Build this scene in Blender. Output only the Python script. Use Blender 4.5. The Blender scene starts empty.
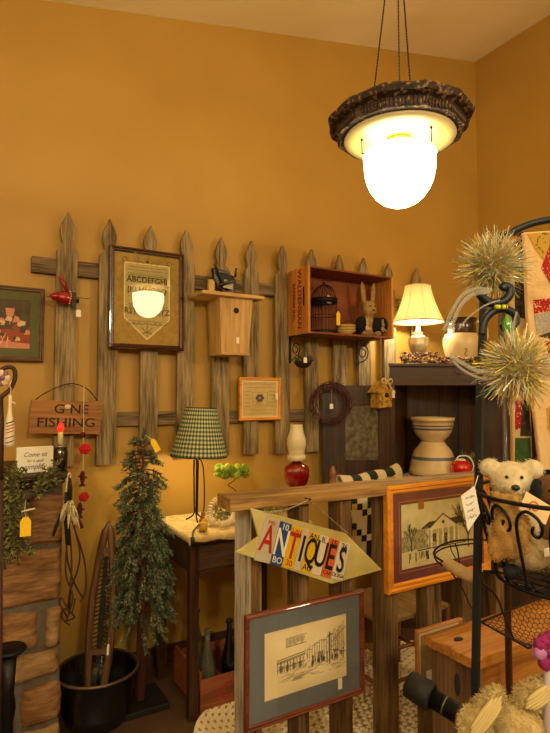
import bpy, bmesh, math, random
from mathutils import Vector, Matrix, noise
random.seed(7)
R = random.uniform
PI = math.pi
sc = bpy.context.scene
col = sc.collection
sc.view_settings.view_transform = 'Standard'
sc.view_settings.look = 'None'
sc.view_settings.gamma = 1
sc.view_settings.use_curve_mapping = False
sc.view_settings.exposure = 0.05
try:
    sc.cycles.use_denoising = True
    sc.cycles.max_bounces = 8
    sc.cycles.sample_clamp_indirect = 4
except Exception:
    pass

# ------------------------------------------------------------------ camera
F = 550.0
PITCH = math.atan(27.5 / F)
YAW = math.radians(30.44)
fh = Vector((math.sin(YAW), math.cos(YAW), 0))
rt = Vector((math.cos(YAW), -math.sin(YAW), 0))
fw = fh * math.cos(PITCH) + Vector((0, 0, math.sin(PITCH)))
upv = rt.cross(fw)
EYE = Vector((0, 0, 1.5))
cd = bpy.data.cameras.new('camera')
cam = bpy.data.objects.new('camera', cd)
col.objects.link(cam)
cam.matrix_world = Matrix(((rt.x, upv.x, -fw.x, 0), (rt.y, upv.y, -fw.y, 0), (rt.z, upv.z, -fw.z, 1.5), (0, 0, 0, 1)))
cd.sensor_fit = 'VERTICAL'
cd.sensor_height = 36
cd.lens = 36 * F / 733
cd.clip_start = .05
sc.camera = cam


def ray(px, py):
    return fw * F + rt * (px - 275) + upv * (366.5 - py)


def W(px, py, X=None, Y=None, Z=None):
    d = ray(px, py)
    if Y is not None: t = Y / d.y
    elif X is not None: t = X / d.x
    else: t = (Z - 1.5) / d.z
    return EYE + d * t


def C(px, py, z):
    d = ray(px, py)
    return EYE + d * (z / d.dot(fh))


# ------------------------------------------------------------------ materials
def lin(h):
    h = h.lstrip('#')
    r = []
    for i in (0, 2, 4):
        c = int(h[i:i + 2], 16) / 255
        r.append(c / 12.92 if c <= .04045 else ((c + .055) / 1.055) ** 2.4)
    return (r[0], r[1], r[2], 1)


MATS = {}


def mat(name, c, rough=.6, metal=0, c2=None, scale=20, stretch=(1, 1, 1), bump=0, bscale=None, emit=0, ecol=None,
        trans=0, coat=0, sheen=0, lo=.35, hi=.65, det=5, alpha=1):
    if name in MATS: return MATS[name]
    m = bpy.data.materials.new(name)
    m.use_nodes = True
    nt = m.node_tree
    b = nt.nodes['Principled BSDF']
    b.inputs['Base Color'].default_value = lin(c)
    b.inputs['Roughness'].default_value = rough
    b.inputs['Metallic'].default_value = metal
    if trans: b.inputs['Transmission Weight'].default_value = trans
    if coat: b.inputs['Coat Weight'].default_value = coat
    if sheen: b.inputs['Sheen Weight'].default_value = sheen
    if alpha < 1: b.inputs['Alpha'].default_value = alpha
    if emit:
        b.inputs['Emission Color'].default_value = lin(ecol or c)
        b.inputs['Emission Strength'].default_value = emit
    if c2 or bump:
        tc = nt.nodes.new('ShaderNodeTexCoord')
        mp = nt.nodes.new('ShaderNodeMapping')
        mp.inputs['Scale'].default_value = stretch
        nt.links.new(tc.outputs['Object'], mp.inputs['Vector'])
        nz = nt.nodes.new('ShaderNodeTexNoise')
        nz.inputs['Scale'].default_value = scale
        nz.inputs['Detail'].default_value = det
        nt.links.new(mp.outputs[0], nz.inputs['Vector'])
        if c2:
            cr = nt.nodes.new('ShaderNodeValToRGB')
            cr.color_ramp.elements[0].position = lo
            cr.color_ramp.elements[0].color = lin(c)
            cr.color_ramp.elements[1].position = hi
            cr.color_ramp.elements[1].color = lin(c2)
            nt.links.new(nz.outputs['Fac'], cr.inputs[0])
            nt.links.new(cr.outputs[0], b.inputs['Base Color'])
        if bump:
            bp = nt.nodes.new('ShaderNodeBump')
            bp.inputs['Strength'].default_value = bump
            bp.inputs['Distance'].default_value = .01
            n2 = nz
            if bscale:
                n2 = nt.nodes.new('ShaderNodeTexNoise')
                n2.inputs['Scale'].default_value = bscale
                n2.inputs['Detail'].default_value = 4
                nt.links.new(mp.outputs[0], n2.inputs['Vector'])
            nt.links.new(n2.outputs['Fac'], bp.inputs['Height'])
            nt.links.new(bp.outputs[0], b.inputs['Normal'])
    MATS[name] = m
    return m


def wood(name, c, c2, axis='z', rough=.6, scale=14, bump=.3, coat=0, lo=.35, hi=.65):
    nm = name + '_' + axis
    if nm in MATS: return MATS[nm]
    m = bpy.data.materials.new(nm)
    m.use_nodes = True
    nt = m.node_tree
    b = nt.nodes['Principled BSDF']
    b.inputs['Roughness'].default_value = rough
    b.inputs['Coat Weight'].default_value = coat
    tc = nt.nodes.new('ShaderNodeTexCoord')
    oi = nt.nodes.new('ShaderNodeObjectInfo')
    ad = nt.nodes.new('ShaderNodeVectorMath')
    sc_v = nt.nodes.new('ShaderNodeVectorMath')
    sc_v.operation = 'SCALE'
    sc_v.inputs[0].default_value = (7, 5, 3)
    nt.links.new(oi.outputs['Random'], sc_v.inputs['Scale'])
    nt.links.new(tc.outputs['Object'], ad.inputs[0])
    nt.links.new(sc_v.outputs[0], ad.inputs[1])
    outs = []
    for sc_, st, det in ((scale * 1.6, .14, 6), (scale * 9, .05, 4)):
        mp = nt.nodes.new('ShaderNodeMapping')
        mp.inputs['Scale'].default_value = {'x': (st, 1, 1), 'y': (1, st, 1), 'z': (1, 1, st)}[axis]
        nz = nt.nodes.new('ShaderNodeTexNoise')
        nz.inputs['Scale'].default_value = sc_
        nz.inputs['Detail'].default_value = det
        nt.links.new(ad.outputs[0], mp.inputs[0])
        nt.links.new(mp.outputs[0], nz.inputs['Vector'])
        outs.append(nz.outputs['Fac'])
    mx = nt.nodes.new('ShaderNodeMix')
    mx.inputs[0].default_value = .5
    nt.links.new(outs[0], mx.inputs[2])
    nt.links.new(outs[1], mx.inputs[3])
    cr = nt.nodes.new('ShaderNodeValToRGB')
    cr.color_ramp.elements[0].position = lo + .04
    cr.color_ramp.elements[0].color = lin(c)
    cr.color_ramp.elements[1].position = hi - .04
    cr.color_ramp.elements[1].color = lin(c2)
    nt.links.new(mx.outputs[0], cr.inputs[0])
    nt.links.new(cr.outputs[0], b.inputs['Base Color'])
    bp = nt.nodes.new('ShaderNodeBump')
    bp.inputs['Strength'].default_value = bump
    bp.inputs['Distance'].default_value = .008
    nt.links.new(mx.outputs[0], bp.inputs['Height'])
    nt.links.new(bp.outputs[0], b.inputs['Normal'])
    MATS[nm] = m
    return m


def translucent(name, c, amt=.6, emit=0):
    if name in MATS: return MATS[name]
    m = bpy.data.materials.new(name)
    m.use_nodes = True
    nt = m.node_tree
    nt.nodes.clear()
    o = nt.nodes.new('ShaderNodeOutputMaterial')
    d = nt.nodes.new('ShaderNodeBsdfDiffuse')
    t = nt.nodes.new('ShaderNodeBsdfTranslucent')
    mx = nt.nodes.new('ShaderNodeMixShader')
    d.inputs[0].default_value = lin(c)
    t.inputs[0].default_value = lin(c)
    mx.inputs[0].default_value = amt
    nt.links.new(d.outputs[0], mx.inputs[1])
    nt.links.new(t.outputs[0], mx.inputs[2])
    nt.links.new(mx.outputs[0], o.inputs[0])
    MATS[name] = m
    return m


def clear(name, c='#ffffff', ior=1.5, rough=.02, tint='#ffffff'):
    if name in MATS: return MATS[name]
    m = bpy.data.materials.new(name)
    m.use_nodes = True
    nt = m.node_tree
    nt.nodes.clear()
    o = nt.nodes.new('ShaderNodeOutputMaterial')
    g = nt.nodes.new('ShaderNodeBsdfGlossy')
    g.inputs['Roughness'].default_value = rough
    g.inputs['Color'].default_value = lin(c)
    t = nt.nodes.new('ShaderNodeBsdfTransparent')
    t.inputs[0].default_value = lin(tint)
    ge = nt.nodes.new('ShaderNodeNewGeometry')
    dt = nt.nodes.new('ShaderNodeVectorMath')
    dt.operation = 'DOT_PRODUCT'
    nt.links.new(ge.outputs['Incoming'], dt.inputs[0])
    nt.links.new(ge.outputs['Normal'], dt.inputs[1])

    def mth(op, a, b=None):
        n = nt.nodes.new('ShaderNodeMath')
        n.operation = op
        for i_, q in enumerate((a, b)):
            if q is None: continue
            if isinstance(q, (int, float)): n.inputs[i_].default_value = q
            else: nt.links.new(q, n.inputs[i_])
        return n.outputs[0]
    r0 = ((ior - 1) / (ior + 1)) ** 2
    k_ = mth('POWER', mth('SUBTRACT', 1.0, mth('ABSOLUTE', dt.outputs['Value'])), 5)
    fr = nt.nodes.new('ShaderNodeMath')
    fr.operation = 'MULTIPLY_ADD'
    nt.links.new(k_, fr.inputs[0])
    fr.inputs[1].default_value = 1 - r0
    fr.inputs[2].default_value = r0
    mx = nt.nodes.new('ShaderNodeMixShader')
    nt.links.new(fr.outputs[0], mx.inputs[0])
    nt.links.new(t.outputs[0], mx.inputs[1])
    nt.links.new(g.outputs[0], mx.inputs[2])
    nt.links.new(mx.outputs[0], o.inputs[0])
    MATS[name] = m
    return m


def emitm(name, c, s):
    return mat(name, c, .5, emit=s, ecol=c)


# ------------------------------------------------------------------ mesh builder
class MB:
    def __init__(s): s.bm = bmesh.new()

    def v(s, p): return s.bm.verts.new(p)

    def f(s, vs, mi=0, sm=False):
        try:
            fc = s.bm.faces.new(vs)
            fc.material_index = mi
            fc.smooth = sm
            return fc
        except ValueError:
            return None

    def box(s, x0, y0, z0, x1, y1, z1, mi=0, M=None):
        c = [Vector(p) for p in ((x0, y0, z0), (x1, y0, z0), (x1, y1, z0), (x0, y1, z0), (x0, y0, z1), (x1, y0, z1), (x1, y1, z1), (x0, y1, z1))]
        if M: c = [M @ p for p in c]
        v = [s.v(p) for p in c]
        for q in ((0, 3, 2, 1), (4, 5, 6, 7), (0, 1, 5, 4), (1, 2, 6, 5), (2, 3, 7, 6), (3, 0, 4, 7)):
            s.f([v[i] for i in q], mi)
        return s

    def tube(s, pts, r=.01, n=8, mi=0, closed=False, flat=1.0, up=None):
        pts = [Vector(p) for p in pts]
        k = len(pts)
        rr = r if isinstance(r, (list, tuple)) else [r] * k
        rings = []
        pn = None
        for i, p in enumerate(pts):
            if closed: t = pts[(i + 1) % k] - pts[i - 1]
            else: t = pts[min(i + 1, k - 1)] - pts[max(i - 1, 0)]
            if t.length < 1e-9: t = Vector((0, 0, 1))
            t.normalize()
            if pn is None:
                a = Vector(up) if up else (Vector((0, 0, 1)) if abs(t.z) < .9 else Vector((1, 0, 0)))
                nn = (a - t * a.dot(t)).normalized()
            else:
                nn = pn - t * pn.dot(t)
                nn = nn.normalized() if nn.length > 1e-6 else t.orthogonal().normalized()
            pn = nn
            bb = t.cross(nn)
            rings.append([s.v(p + nn * math.cos(2 * PI * j / n) * rr[i] + bb * math.sin(2 * PI * j / n) * rr[i] * flat) for j in range(n)])
        m = k if closed else k - 1
        for i in range(m):
            a, b = rings[i], rings[(i + 1) % k]
            for j in range(n):
                s.f([a[j], a[(j + 1) % n], b[(j + 1) % n], b[j]], mi, n > 4)
        if not closed:
            s.f(rings[0][::-1], mi)
            s.f(rings[-1], mi)
        return s

    def lathe(s, prof, n=28, mi=0, M=None, cap=True, mfun=None, wob=None):
        rings = []
        for k, (r, z) in enumerate(prof):
            ring = []
            for j in range(n):
                a = 2 * PI * j / n
                q = r * (wob(a, k) if wob else 1)
                p = Vector((q * math.cos(a), q * math.sin(a), z))
                ring.append(s.v(M @ p if M else p))
            rings.append(ring)
        for i in range(len(rings) - 1):
            for j in range(n):
                s.f([rings[i][j], rings[i][(j + 1) % n], rings[i + 1][(j + 1) % n], rings[i + 1][j]], mfun(i, j) if mfun else mi, True)
        if cap:
            s.f(rings[0][::-1], mi)
            s.f(rings[-1], mi)
        return s

    def prism(s, out, y0, y1, mi=0, M=None):
        a = [Vector((x, y0, z)) for x, z in out]
        b = [Vector((x, y1, z)) for x, z in out]
        if M:
            a = [M @ p for p in a]
            b = [M @ p for p in b]
        a = [s.v(p) for p in a]
        b = [s.v(p) for p in b]
        s.f(a, mi)
        s.f(b[::-1], mi)
        k = len(a)
        for i in range(k):
            s.f([a[(i + 1) % k], a[i], b[i], b[(i + 1) % k]], mi)
        return s

    def ball(s, c, r, mi=0, M=None, n=12, m=8, jit=0):
        c = Vector(c)
        if not isinstance(r, (tuple, list)): r = (r, r, r)
        rings = []
        for i in range(1, m):
            ph = PI * i / m
            ring = []
            for j in range(n):
                a = 2 * PI * j / n
                d = Vector((math.sin(ph) * math.cos(a), math.sin(ph) * math.sin(a), math.cos(ph)))
                q = 1 + (noise.noise(d * 2 + c * 9) * jit if jit else 0)
                p = Vector((d.x * r[0], d.y * r[1], d.z * r[2])) * q
                if M: p = M @ p
                ring.append(s.v(c + p))
            rings.append(ring)
        tp = Vector((0, 0, r[2]))
        if M: tp = M @ tp
        t = s.v(c + tp)
        b = s.v(c - tp)
        for j in range(n):
            s.f([t, rings[0][j], rings[0][(j + 1) % n]], mi, True)
            s.f([b, rings[-1][(j + 1) % n], rings[-1][j]], mi, True)
        for i in range(len(rings) - 1):
            for j in range(n):
                s.f([rings[i][j], rings[i + 1][j], rings[i + 1][(j + 1) % n], rings[i][(j + 1) % n]], mi, True)
        return s

    def line(s, x0, z0, x1, z1, w, y, mi=0, th=.0004):
        d = Vector((x1 - x0, z1 - z0))
        if d.length < 1e-6: return s
        d.normalize()
        nx, nz = -d.y * w / 2, d.x * w / 2
        return s.prism([(x0 + nx, z0 + nz), (x1 + nx, z1 + nz), (x1 - nx, z1 - nz), (x0 - nx, z0 - nz)], y - th, y, mi)

    def leaf(s, p, d, l, w, mi=0, up=None):
        d = Vector(d).normalized()
        u = Vector((R(-1, 1), R(-1, 1), R(-1, 1)))
        sd = d.cross(u)
        if sd.length < 1e-4: sd = d.orthogonal()
        sd.normalize()
        p = Vector(p)
        q = d.cross(sd) * l * .12
        a, b, c, e = s.v(p), s.v(p + d * l * .5 + sd * w + q), s.v(p + d * l), s.v(p + d * l * .5 - sd * w + q)
        s.f([a, b, c, e], mi)

    def build(s, name, mats, parent=None, bevel=0, label=None, loc=None, sharp=None, shade=None, stuff=False):
        me = bpy.data.meshes.new(name)
        if shade: 
            for fc in s.bm.faces: fc.smooth = True
        bmesh.ops.recalc_face_normals(s.bm, faces=s.bm.faces[:])
        s.bm.to_mesh(me)
        s.bm.free()
        if not isinstance(mats, (list, tuple)): mats = [mats]
        for m in mats: me.materials.append(m)
        if shade: me.set_sharp_from_angle(angle=math.radians(shade))
        o = bpy.data.objects.new(name, me)
        col.objects.link(o)
        if parent: o.parent = parent
        if loc is not None: o.location = loc
        if bevel:
            b = o.modifiers.new('bevel', 'BEVEL')
            b.width = bevel
            b.segments = 2
            b.limit_method = 'ANGLE'
        if label: o['label'] = label
        if stuff: o['kind'] = 'stuff'
        return o


def thing(name, label, cat, loc=(0, 0, 0), rz=0, group=None, rot=None):
    o = bpy.data.objects.new(name, None)
    o.empty_display_size = .05
    col.objects.link(o)
    o.location = loc
    o.rotation_euler = rot if rot else (0, 0, rz)
    o['label'] = label
    o['category'] = cat
    if group: o['group'] = group
    return o


def tag(o, label, cat, group=None):
    o['label'] = label
    o['category'] = cat
    if group: o['group'] = group
    return o


def struct(o):
    o['kind'] = 'structure'
    return o


def text(s, size, m, parent, M, name='lettering', ext=.0006, sx=1.0, shear=0, bold=0):
    c = bpy.data.curves.new('t', 'FONT')
    c.body = s
    c.size = size
    c.align_x = 'CENTER'
    c.align_y = 'CENTER'
    c.extrude = ext
    c.shear = shear
    c.offset = bold
    c.resolution_u = 3
    o = bpy.data.objects.new('t', c)
    col.objects.link(o)
    bpy.context.view_layer.update()
    dg = bpy.context.evaluated_depsgraph_get()
    me = bpy.data.meshes.new_from_object(o.evaluated_get(dg))
    bpy.data.objects.remove(o)
    bpy.data.curves.remove(c)
    me.transform(M @ Matrix.Diagonal((sx, 1, 1, 1)))
    me.materials.clear()
    me.materials.append(m)
    ob = bpy.data.objects.new(name, me)
    col.objects.link(ob)
    ob.parent = parent
    return ob


def front(x, y, z, roll=0):  # matrix for text facing -Y
    return Matrix.Translation((x, y, z)) @ Matrix.Rotation(roll, 4, 'Y') @ Matrix.Rotation(PI / 2, 4, 'X')


def arc(cx, cz, r, a0, a1, n=16, y=0, spiral=0):
    o = []
    for i in range(n + 1):
        t = i / n
        a = math.radians(a0 + (a1 - a0) * t)
        q = r * (1 - spiral * t)
        o.append((cx + q * math.cos(a), y, cz + q * math.sin(a)))
    return o


def smooth(pts, k=6):
    pts = [Vector(p) for p in pts]
    o = []
    for i in range(len(pts) - 1):
        a, b, c, d = pts[max(i - 1, 0)], pts[i], pts[i + 1], pts[min(i + 2, len(pts) - 1)]
        for j in range(k):
            t = j / k
            o.append(.5 * (2 * b + (c - a) * t + (2 * a - 5 * b + 4 * c - d) * t * t + (3 * b - a - 3 * c + d) * t ** 3))
    o.append(pts[-1])
    return o


# palette
WALL = mat('mustard_paint', '#b88e3a', .55, 0, '#ae8432', 1.3, bump=.05, bscale=160)
CEIL = mat('ceiling_paint', '#f4e2ac', .8, 0, '#f0dca2', 1.5, bump=.05, bscale=90)
PICK = wood('weathered_picket', '#57462a', '#a28b62', 'z', .85, 16, .8)
PICKX = wood('weathered_picket', '#3f2f1a', '#8a7450', 'x', .85, 16, .8)
GREYW = wood('grey_board', '#7a7468', '#d2ccbe', 'z', .85, 18, .6)
BRNW = wood('brown_post', '#3a2814', '#8a6a3e', 'z', .75, 12, .5)
RAILW = wood('rail_board', '#6e5028', '#b58e50', 'x', .7, 10, .4)
DARKW = wood('dark_walnut', '#1e0f07', '#46280f', 'z', .45, 10, .2, .2)
DARKX = wood('dark_walnut', '#1e0f07', '#46280f', 'x', .45, 10, .2, .2)
MAHOG = mat('mahogany_gloss', '#2a0c08', .25, 0, '#451810', 20, bump=.05, coat=.5)
REDBR = wood('reddish_frame', '#5a2614', '#84432a', 'x', .4, 14, .1, .3)
OAK = wood('orange_oak', '#c87a1c', '#ea9e34', 'x', .35, 12, .15, .4)
OAKZ = wood('orange_oak', '#c87a1c', '#ea9e34', 'z', .35, 12, .15, .4)
PINE = wood('pale_pine', '#a67c3e', '#ceA462', 'z', .6, 10, .15)
PINEX = wood('pale_pine', '#a67c3e', '#ceA462', 'x', .6, 10, .15)
CRATE = wood('crate_board', '#9a5a1e', '#c98336', 'x', .55, 8, .15)
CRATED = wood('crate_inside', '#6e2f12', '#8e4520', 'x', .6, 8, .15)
BLACK = mat('black_iron', '#0d0d0f', .45, .4, bump=.15, scale=60)
STEEL = mat('slate_painted_steel', '#1c242b', .45, .3)
WIRE = mat('rusty_wire', '#2e1b10', .6, .5)
WHITE = mat('white_paper', '#e8e2d2', .7)
CREAM = mat('cream_paper', '#e0cfa2', .8, 0, '#d6c293', 12)
INK = mat('dark_ink', '#241c18', .8)
INK2 = mat('faded_ink', '#8b8474', .8)
RED = mat('red_paint', '#b01212', .4)
YEL = mat('yellow_tag_card', '#f2c81c', .6)
GLASS = clear('picture_glass')
THREAD = mat('thread', '#d8cfb8', .8)
GREEN = mat('fir_green', '#2a3a24', .8, 0, '#50624a', 30)
GREEN2 = mat('fir_frosted', '#66744e', .8, 0, '#93a07a', 30)
OLIVE = mat('olive_leaf', '#5a5628', .8, 0, '#8e884c', 30)
OLIVE2 = mat('olive_leaf_dark', '#43421a', .8)
BARK = mat('red_brown_bark', '#4a2114', .8, 0, '#6b3420', 20, (1, 1, .2), .4)


def price_tag(parent, x, y, z, w=.016, h=.026, L=.03, m=None, roll=0):
    """small swing tag on a thread, facing -Y, thread rises from the tag"""
    mb = MB()
    mb.tube([(x, y, z + h / 2 - .003), (x + .001, y, z + h / 2 + L)], .0006, 5, 1)
    Mx = Matrix.Translation((x, y, z)) @ Matrix.Rotation(roll, 4, 'Y')
    mb.prism([(-w / 2, -h / 2), (w / 2, -h / 2), (w / 2, h / 2 - .005), (w / 4, h / 2), (-w / 4, h / 2), (-w / 2, h / 2 - .005)], -.0006, .0006, 0, Mx)
    return mb.build('price_tag', [m or WHITE, THREAD], parent)


# ------------------------------------------------------------------ room shell
WY = 3.03
WX = W(475, 62, Y=WY).x
CZ = W(475, 62, Y=WY).z
CS = (CZ - W(40, 0, Y=WY).z) / (WX - W(40, 0, Y=WY).x)
XL, YB = -3.2, -3.6


def cz(x): return CZ - CS * (WX - x)


def sbox(name, m, *a):
    return struct(MB().box(*a).build(name, m))


sbox('floor', mat('stained_concrete', '#4a3424', .45, 0, '#5e4632', 3, bump=.1, bscale=40), XL, YB, -.1, WX + .15, WY + .15, 0)
mb = MB(); mb.prism([(XL, 0), (WX + .15, 0), (WX + .15, cz(WX + .15)), (XL, cz(XL))], WY, WY + .12)
struct(mb.build('wall_back', WALL))
mb = MB(); mb.prism([(XL, 0), (WX + .15, 0), (WX + .15, cz(WX + .15)), (XL, cz(XL))], YB - .12, YB)
struct(mb.build('wall_front', WALL))
sbox('wall_right', WALL, WX, YB, 0, WX + .12, WY, cz(WX))
sbox('wall_left', WALL, XL - .12, YB, 0, XL, WY, cz(XL))
mb = MB(); mb.prism([(XL, cz(XL)), (WX + .15, cz(WX + .15)), (WX + .15, cz(WX + .15) + .1), (XL, cz(XL) + .1)], YB, WY + .12)
struct(mb.build('ceiling', CEIL))
BASEM = wood('baseboard_brown', '#3c2414', '#54351e', 'x', .5)
sbox('baseboard_back', BASEM, .7, WY - .015, 0, WX, WY, .1)
sbox('baseboard_right', BASEM, WX - .015, YB, 0, WX, WY - .015, .1)

# ------------------------------------------------------------------ picket fence on the wall
PT, PB = 2.452, 1.128
RY0, RY1, PY0 = 2.99, 3.03, 2.968


def wx(px, Y, py=380): return W(px, py, Y=Y).x


fence = thing('picket_fence', 'row of weathered pointed wooden pickets hung high on the mustard wall', 'fence', (wx(68, PY0), PY0, 1.1))
fo = fence.location.copy()
for nm, z0, z1, xa, xb in (('upper', 2.118, 2.198, 29, 432), ('lower', 1.327, 1.402, 72, 330)):
    mb = MB()
    mb.box(wx(xa, RY0) - fo.x, RY0 - fo.y + .001, z0 - fo.z, wx(xb, RY0) - fo.x, RY1 - fo.y - .001, z1 - fo.z)
    mb.build('rail', PICKX, fence, .003)
for i, px in enumerate([68, 110, 151, 187, 222, 252, 283, 312, 340, 364, 389, 417]):
    hw = .052 + R(-.003, .004)
    d = R(-.012, .012)
    x = wx(px, PY0, 230) - fo.x
    T = PT - fo.z + d
    B = PB - fo.z + R(-.012, .012)
    half = [(.004, 0), (.014, -.028), (.027, -.055), (.036, -.085), (.037, -.11), (.030, -.14), (.024, -.158), (.027, -.170), (hw - .008, -.192), (hw, -.204)]
    out = [(x - a, T + b) for a, b in half[::-1]] + [(x + a, T + b) for a, b in half] + [(x + hw + R(-.003, .003), B), (x - hw, B + R(-.004, .004))]
    mb = MB()
    mb.prism(out, 0, RY0 - PY0)
    o = mb.build('picket', PICK, fence, .002)


# ------------------------------------------------------------------ framed pictures
def framed(name, label, px0, px1, py0, py1, Y, fwid, matw, mf, mm, mp, dep=.025, art=None, tilt=0, cat='picture', glass=True, profile=None, roll=0, z_at=None):
    """outer frame given by pixel columns and the rows at its left edge"""
    a = W(px0, py0, Y=Y)
    b = W(px0, py1, Y=Y)
    c = W(px1, (py0 + py1) / 2, Y=Y)
    w, h = c.x - a.x, a.z - b.z
    t = thing(name, label, cat, ((a.x + c.x) / 2, Y, (a.z + b.z) / 2), rot=(tilt, roll, 0))
    mb = MB()
    prof = profile or [(0, dep), (0, .004), (.004, 0), (fwid * .35, -.001), (fwid * .5, .005), (fwid * .8, .004), (fwid, .010), (fwid, dep)]
    rings = []
    for sx, sz in ((-1, -1), (1, -1), (1, 1), (-1, 1)):
        rings.append([mb.v((sx * (w / 2 - i), y, sz * (h / 2 - i))) for i, y in prof])
    n = len(prof)
    for k in range(4):
        A, B = rings[k], rings[(k + 1) % 4]
        for j in range(n):
            mb.f([A[j], B[j], B[(j + 1) % n], A[(j + 1) % n]])
    mb.build('frame', mf, t)
    iw, ih = w / 2 - fwid + .002, h / 2 - fwid + .002
    if matw:
        mb = MB()
        jw, jh = iw - matw, ih - matw
        mb.box(-iw, .014, -ih, iw, .016, -jh).box(-iw, .014, jh, iw, .016, ih).box(-iw, .014, -jh, -jw, .016, jh).box(jw, .014, -jh, iw, .016, jh)
        mb.build('mat_board', mm, t)
    else:
        jw, jh = iw, ih
    p = MB().box(-jw - (.003 if matw else 0), .0165, -jh, jw, .018, jh).build('print', mp, t)
    if art: art(t, p, jw, jh, .0162)
    MB().box(-iw, .018, -ih, iw, .022, ih).build('backing', BRNW, t)
    if glass: MB().box(-iw, .011, -ih, iw, .0125, ih).build('glass', GLASS, t)
    return t


# sampler with pennant
def art_sampler(t, p, w, h, y):
    lin_ = mat('linen', '#b7a56a', .9, 0, '#a89659', 60)
    edge = mat('pennant_trim', '#dccb94', .9)
    a, b = w * .68, h * .78
    mb = MB()
    mb.prism([(-a, b), (-a, -h * .42), (0, -h * .88), (a, -h * .42), (a, b)], y - .0008, y)
    mb.build('pennant', lin_, p)
    mb = MB()
    pts = [(-a, b), (-a, -h * .42), (0, -h * .88), (a, -h * .42), (a, b), (-a, b)]
    for i in range(5): mb.line(*pts[i], *pts[i + 1], .006, y - .0008)
    mb.build('trim', edge, p)
    mb = MB()
    yy = y - .001
    for z in (.70, .52, .49, .06, -.34, -.54): mb.line(-a * .88, h * z, a * .88, h * z, .002, yy)
    for zz, zb in ((.62, .03), (-.5, .025), (.55, .012)):
        for i in range(26):
            x = -a * .86 + i * a * .069
            mb.line(x, h * zz, x + a * .03, h * (zz + zb), .0022, yy)
    for sx in (-1, 1):
        for i in range(4):
            for j in range(4):
                if (i + j) % 2 == 0: mb.box(sx * a * .68 + (i - 2) * .007, yy - .0003, -h * .14 + (j - 2) * .007, sx * a * .68 + (i - 2) * .007 + .006, yy, -h * .14 + (j - 2) * .007 + .006)
        for k in range(3):
            mb.tube([(q[0], yy, q[2]) for q in arc(sx * a * (.25 + .22 * k), -h * .5, .016, 180, 360, 8)], .001, 4)
        mb.tube([(q[0], yy, q[2]) for q in arc(sx * a * .3, h * .76, .018, 0, 180, 8)], .0012, 4)
        mb.tube([(q[0], yy, q[2]) for q in arc(sx * a * .78, h * .2, .014, 0, 300, 8)], .0012, 4)
        mb.tube([(q[0], yy, q[2]) for q in arc(sx * a * 1.0, h * .84, .014, 0, 260, 8)], .0016, 4)
        mb.line(sx * .004, -h * .72, sx * .03, -h * .62, .003, yy)
        mb.line(0, -h * .72, sx * .03, -h * .76, .004, yy)
    mb.line(0, -h * .8, 0, -h * .5, .003, yy)
    mb.ball((0, yy, h * .84), (.008, .001, .008))
    mb.build('stitching', INK, p)
    for s_, z in (('ABCDEFGHI', .42), ('JKLMNOPQ', .2), ('RSTUVWXYZ', -.34 + .07)):
        text(s_, h * .17, INK, p, front(0, yy, h * z), sx=1.0, bold=.0006)


samp = framed('framed_sampler', 'large dark framed alphabet sampler with a pennant shape on the pickets', 110, 184.5, 244, 348, 2.926, .028, 0,
              MAHOG, None, mat('ochre_cloth', '#a08238', .85, 0, '#8e7230', 40), .03, art_sampler, tilt=math.radians(-.9))
price_tag(samp, .115, -.004, .10, .016, .04, .04, CREAM)


def art_wine(t, p, w, h, y):
    mb = MB()
    pal = [mat('print_dark', '#1d1512', .7), mat('print_red', '#8c2018', .7), mat('print_pink', '#c7806a', .7), mat('print_cream', '#d8b58a', .7), mat('print_green', '#26331f', .7)]
    mb.box(-w, y - .0002, -h, w, y, h, 0)
    yy = y - .0004
    mb.prism([(-w, -h), (w, -h), (w, -h * .1), (w * .3, -h * .25), (-w, -h * .2)], yy - .0002, yy, 1)
    mb.prism([(-w * .2, -h), (w, -h), (w, -h * .8), (w * .1, -h * .7)], yy - .0006, yy - .0003, 2)
    for cx, cz_, s_ in ((w * .45, h * .35, .9), (-w * .2, h * .45, 1), (w * .05, h * .1, .7)):
        s_ *= w * .14
        mb.prism([(cx - s_, cz_ + s_ * 1.6), (cx + s_, cz_ + s_ * 1.6), (cx + s_ * .8, cz_), (cx + s_ * .15, cz_ - s_ * .6), (cx + s_ * .1, cz_ - 2.2 * s_), (cx - s_ * .1, cz_ - 2.2 * s_), (cx - s_ * .15, cz_ - s_ * .6), (cx - s_ * .8, cz_)], yy - .0009, yy - .0005, 2)
    for cx, m_ in ((-w * .55, 4), (w * .82, 4), (-w * .8, 3)):
        mb.prism([(cx - w * .1, -h * .3), (cx + w * .1, -h * .3), (cx + w * .1, h * .3), (cx + w * .035, h * .5), (cx + w * .035, h * .9), (cx - w * .035, h * .9), (cx - w * .035, h * .5), (cx - w * .1, h * .3)], yy - .0009, yy - .0005, m_)
    random.seed(13)
    for i in range(26):
        cx, zz_ = R(-w * .3, w * .95), R(-h * .85, h * .3)
        q = R(.006, .02)
        mb.prism([(cx - q, zz_ - q * R(.3, 1)), (cx + q, zz_ - q * R(.2, 1)), (min(w, cx + q * R(.5, 1.5)), zz_ + q * .6), (cx - q * .4, zz_ + q)], yy - .0011 - i * .00002, yy - .0006, random.choice((0, 1, 2, 3, 4, 0)))
    for i in range(8):
        x0, z0 = R(-w * .2, w * .6), R(-h * .8, -h * .1)
        mb.line(x0, z0, x0 + R(-.05, .06), z0 + R(-.05, .05), .004, yy - .001, 3)
    mb.build('painted_scene', pal, p)


framed('framed_still_life', 'brown framed still life print with green mat, hung left of the pickets', -62, 44.5, 279, 359, 2.995, .022, .045,
       wood('umber_frame', '#4b3220', '#6a4a30', 'x', .5), mat('green_mat', '#3c4a2c', .8), WHITE, .03, art_wine)


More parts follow.
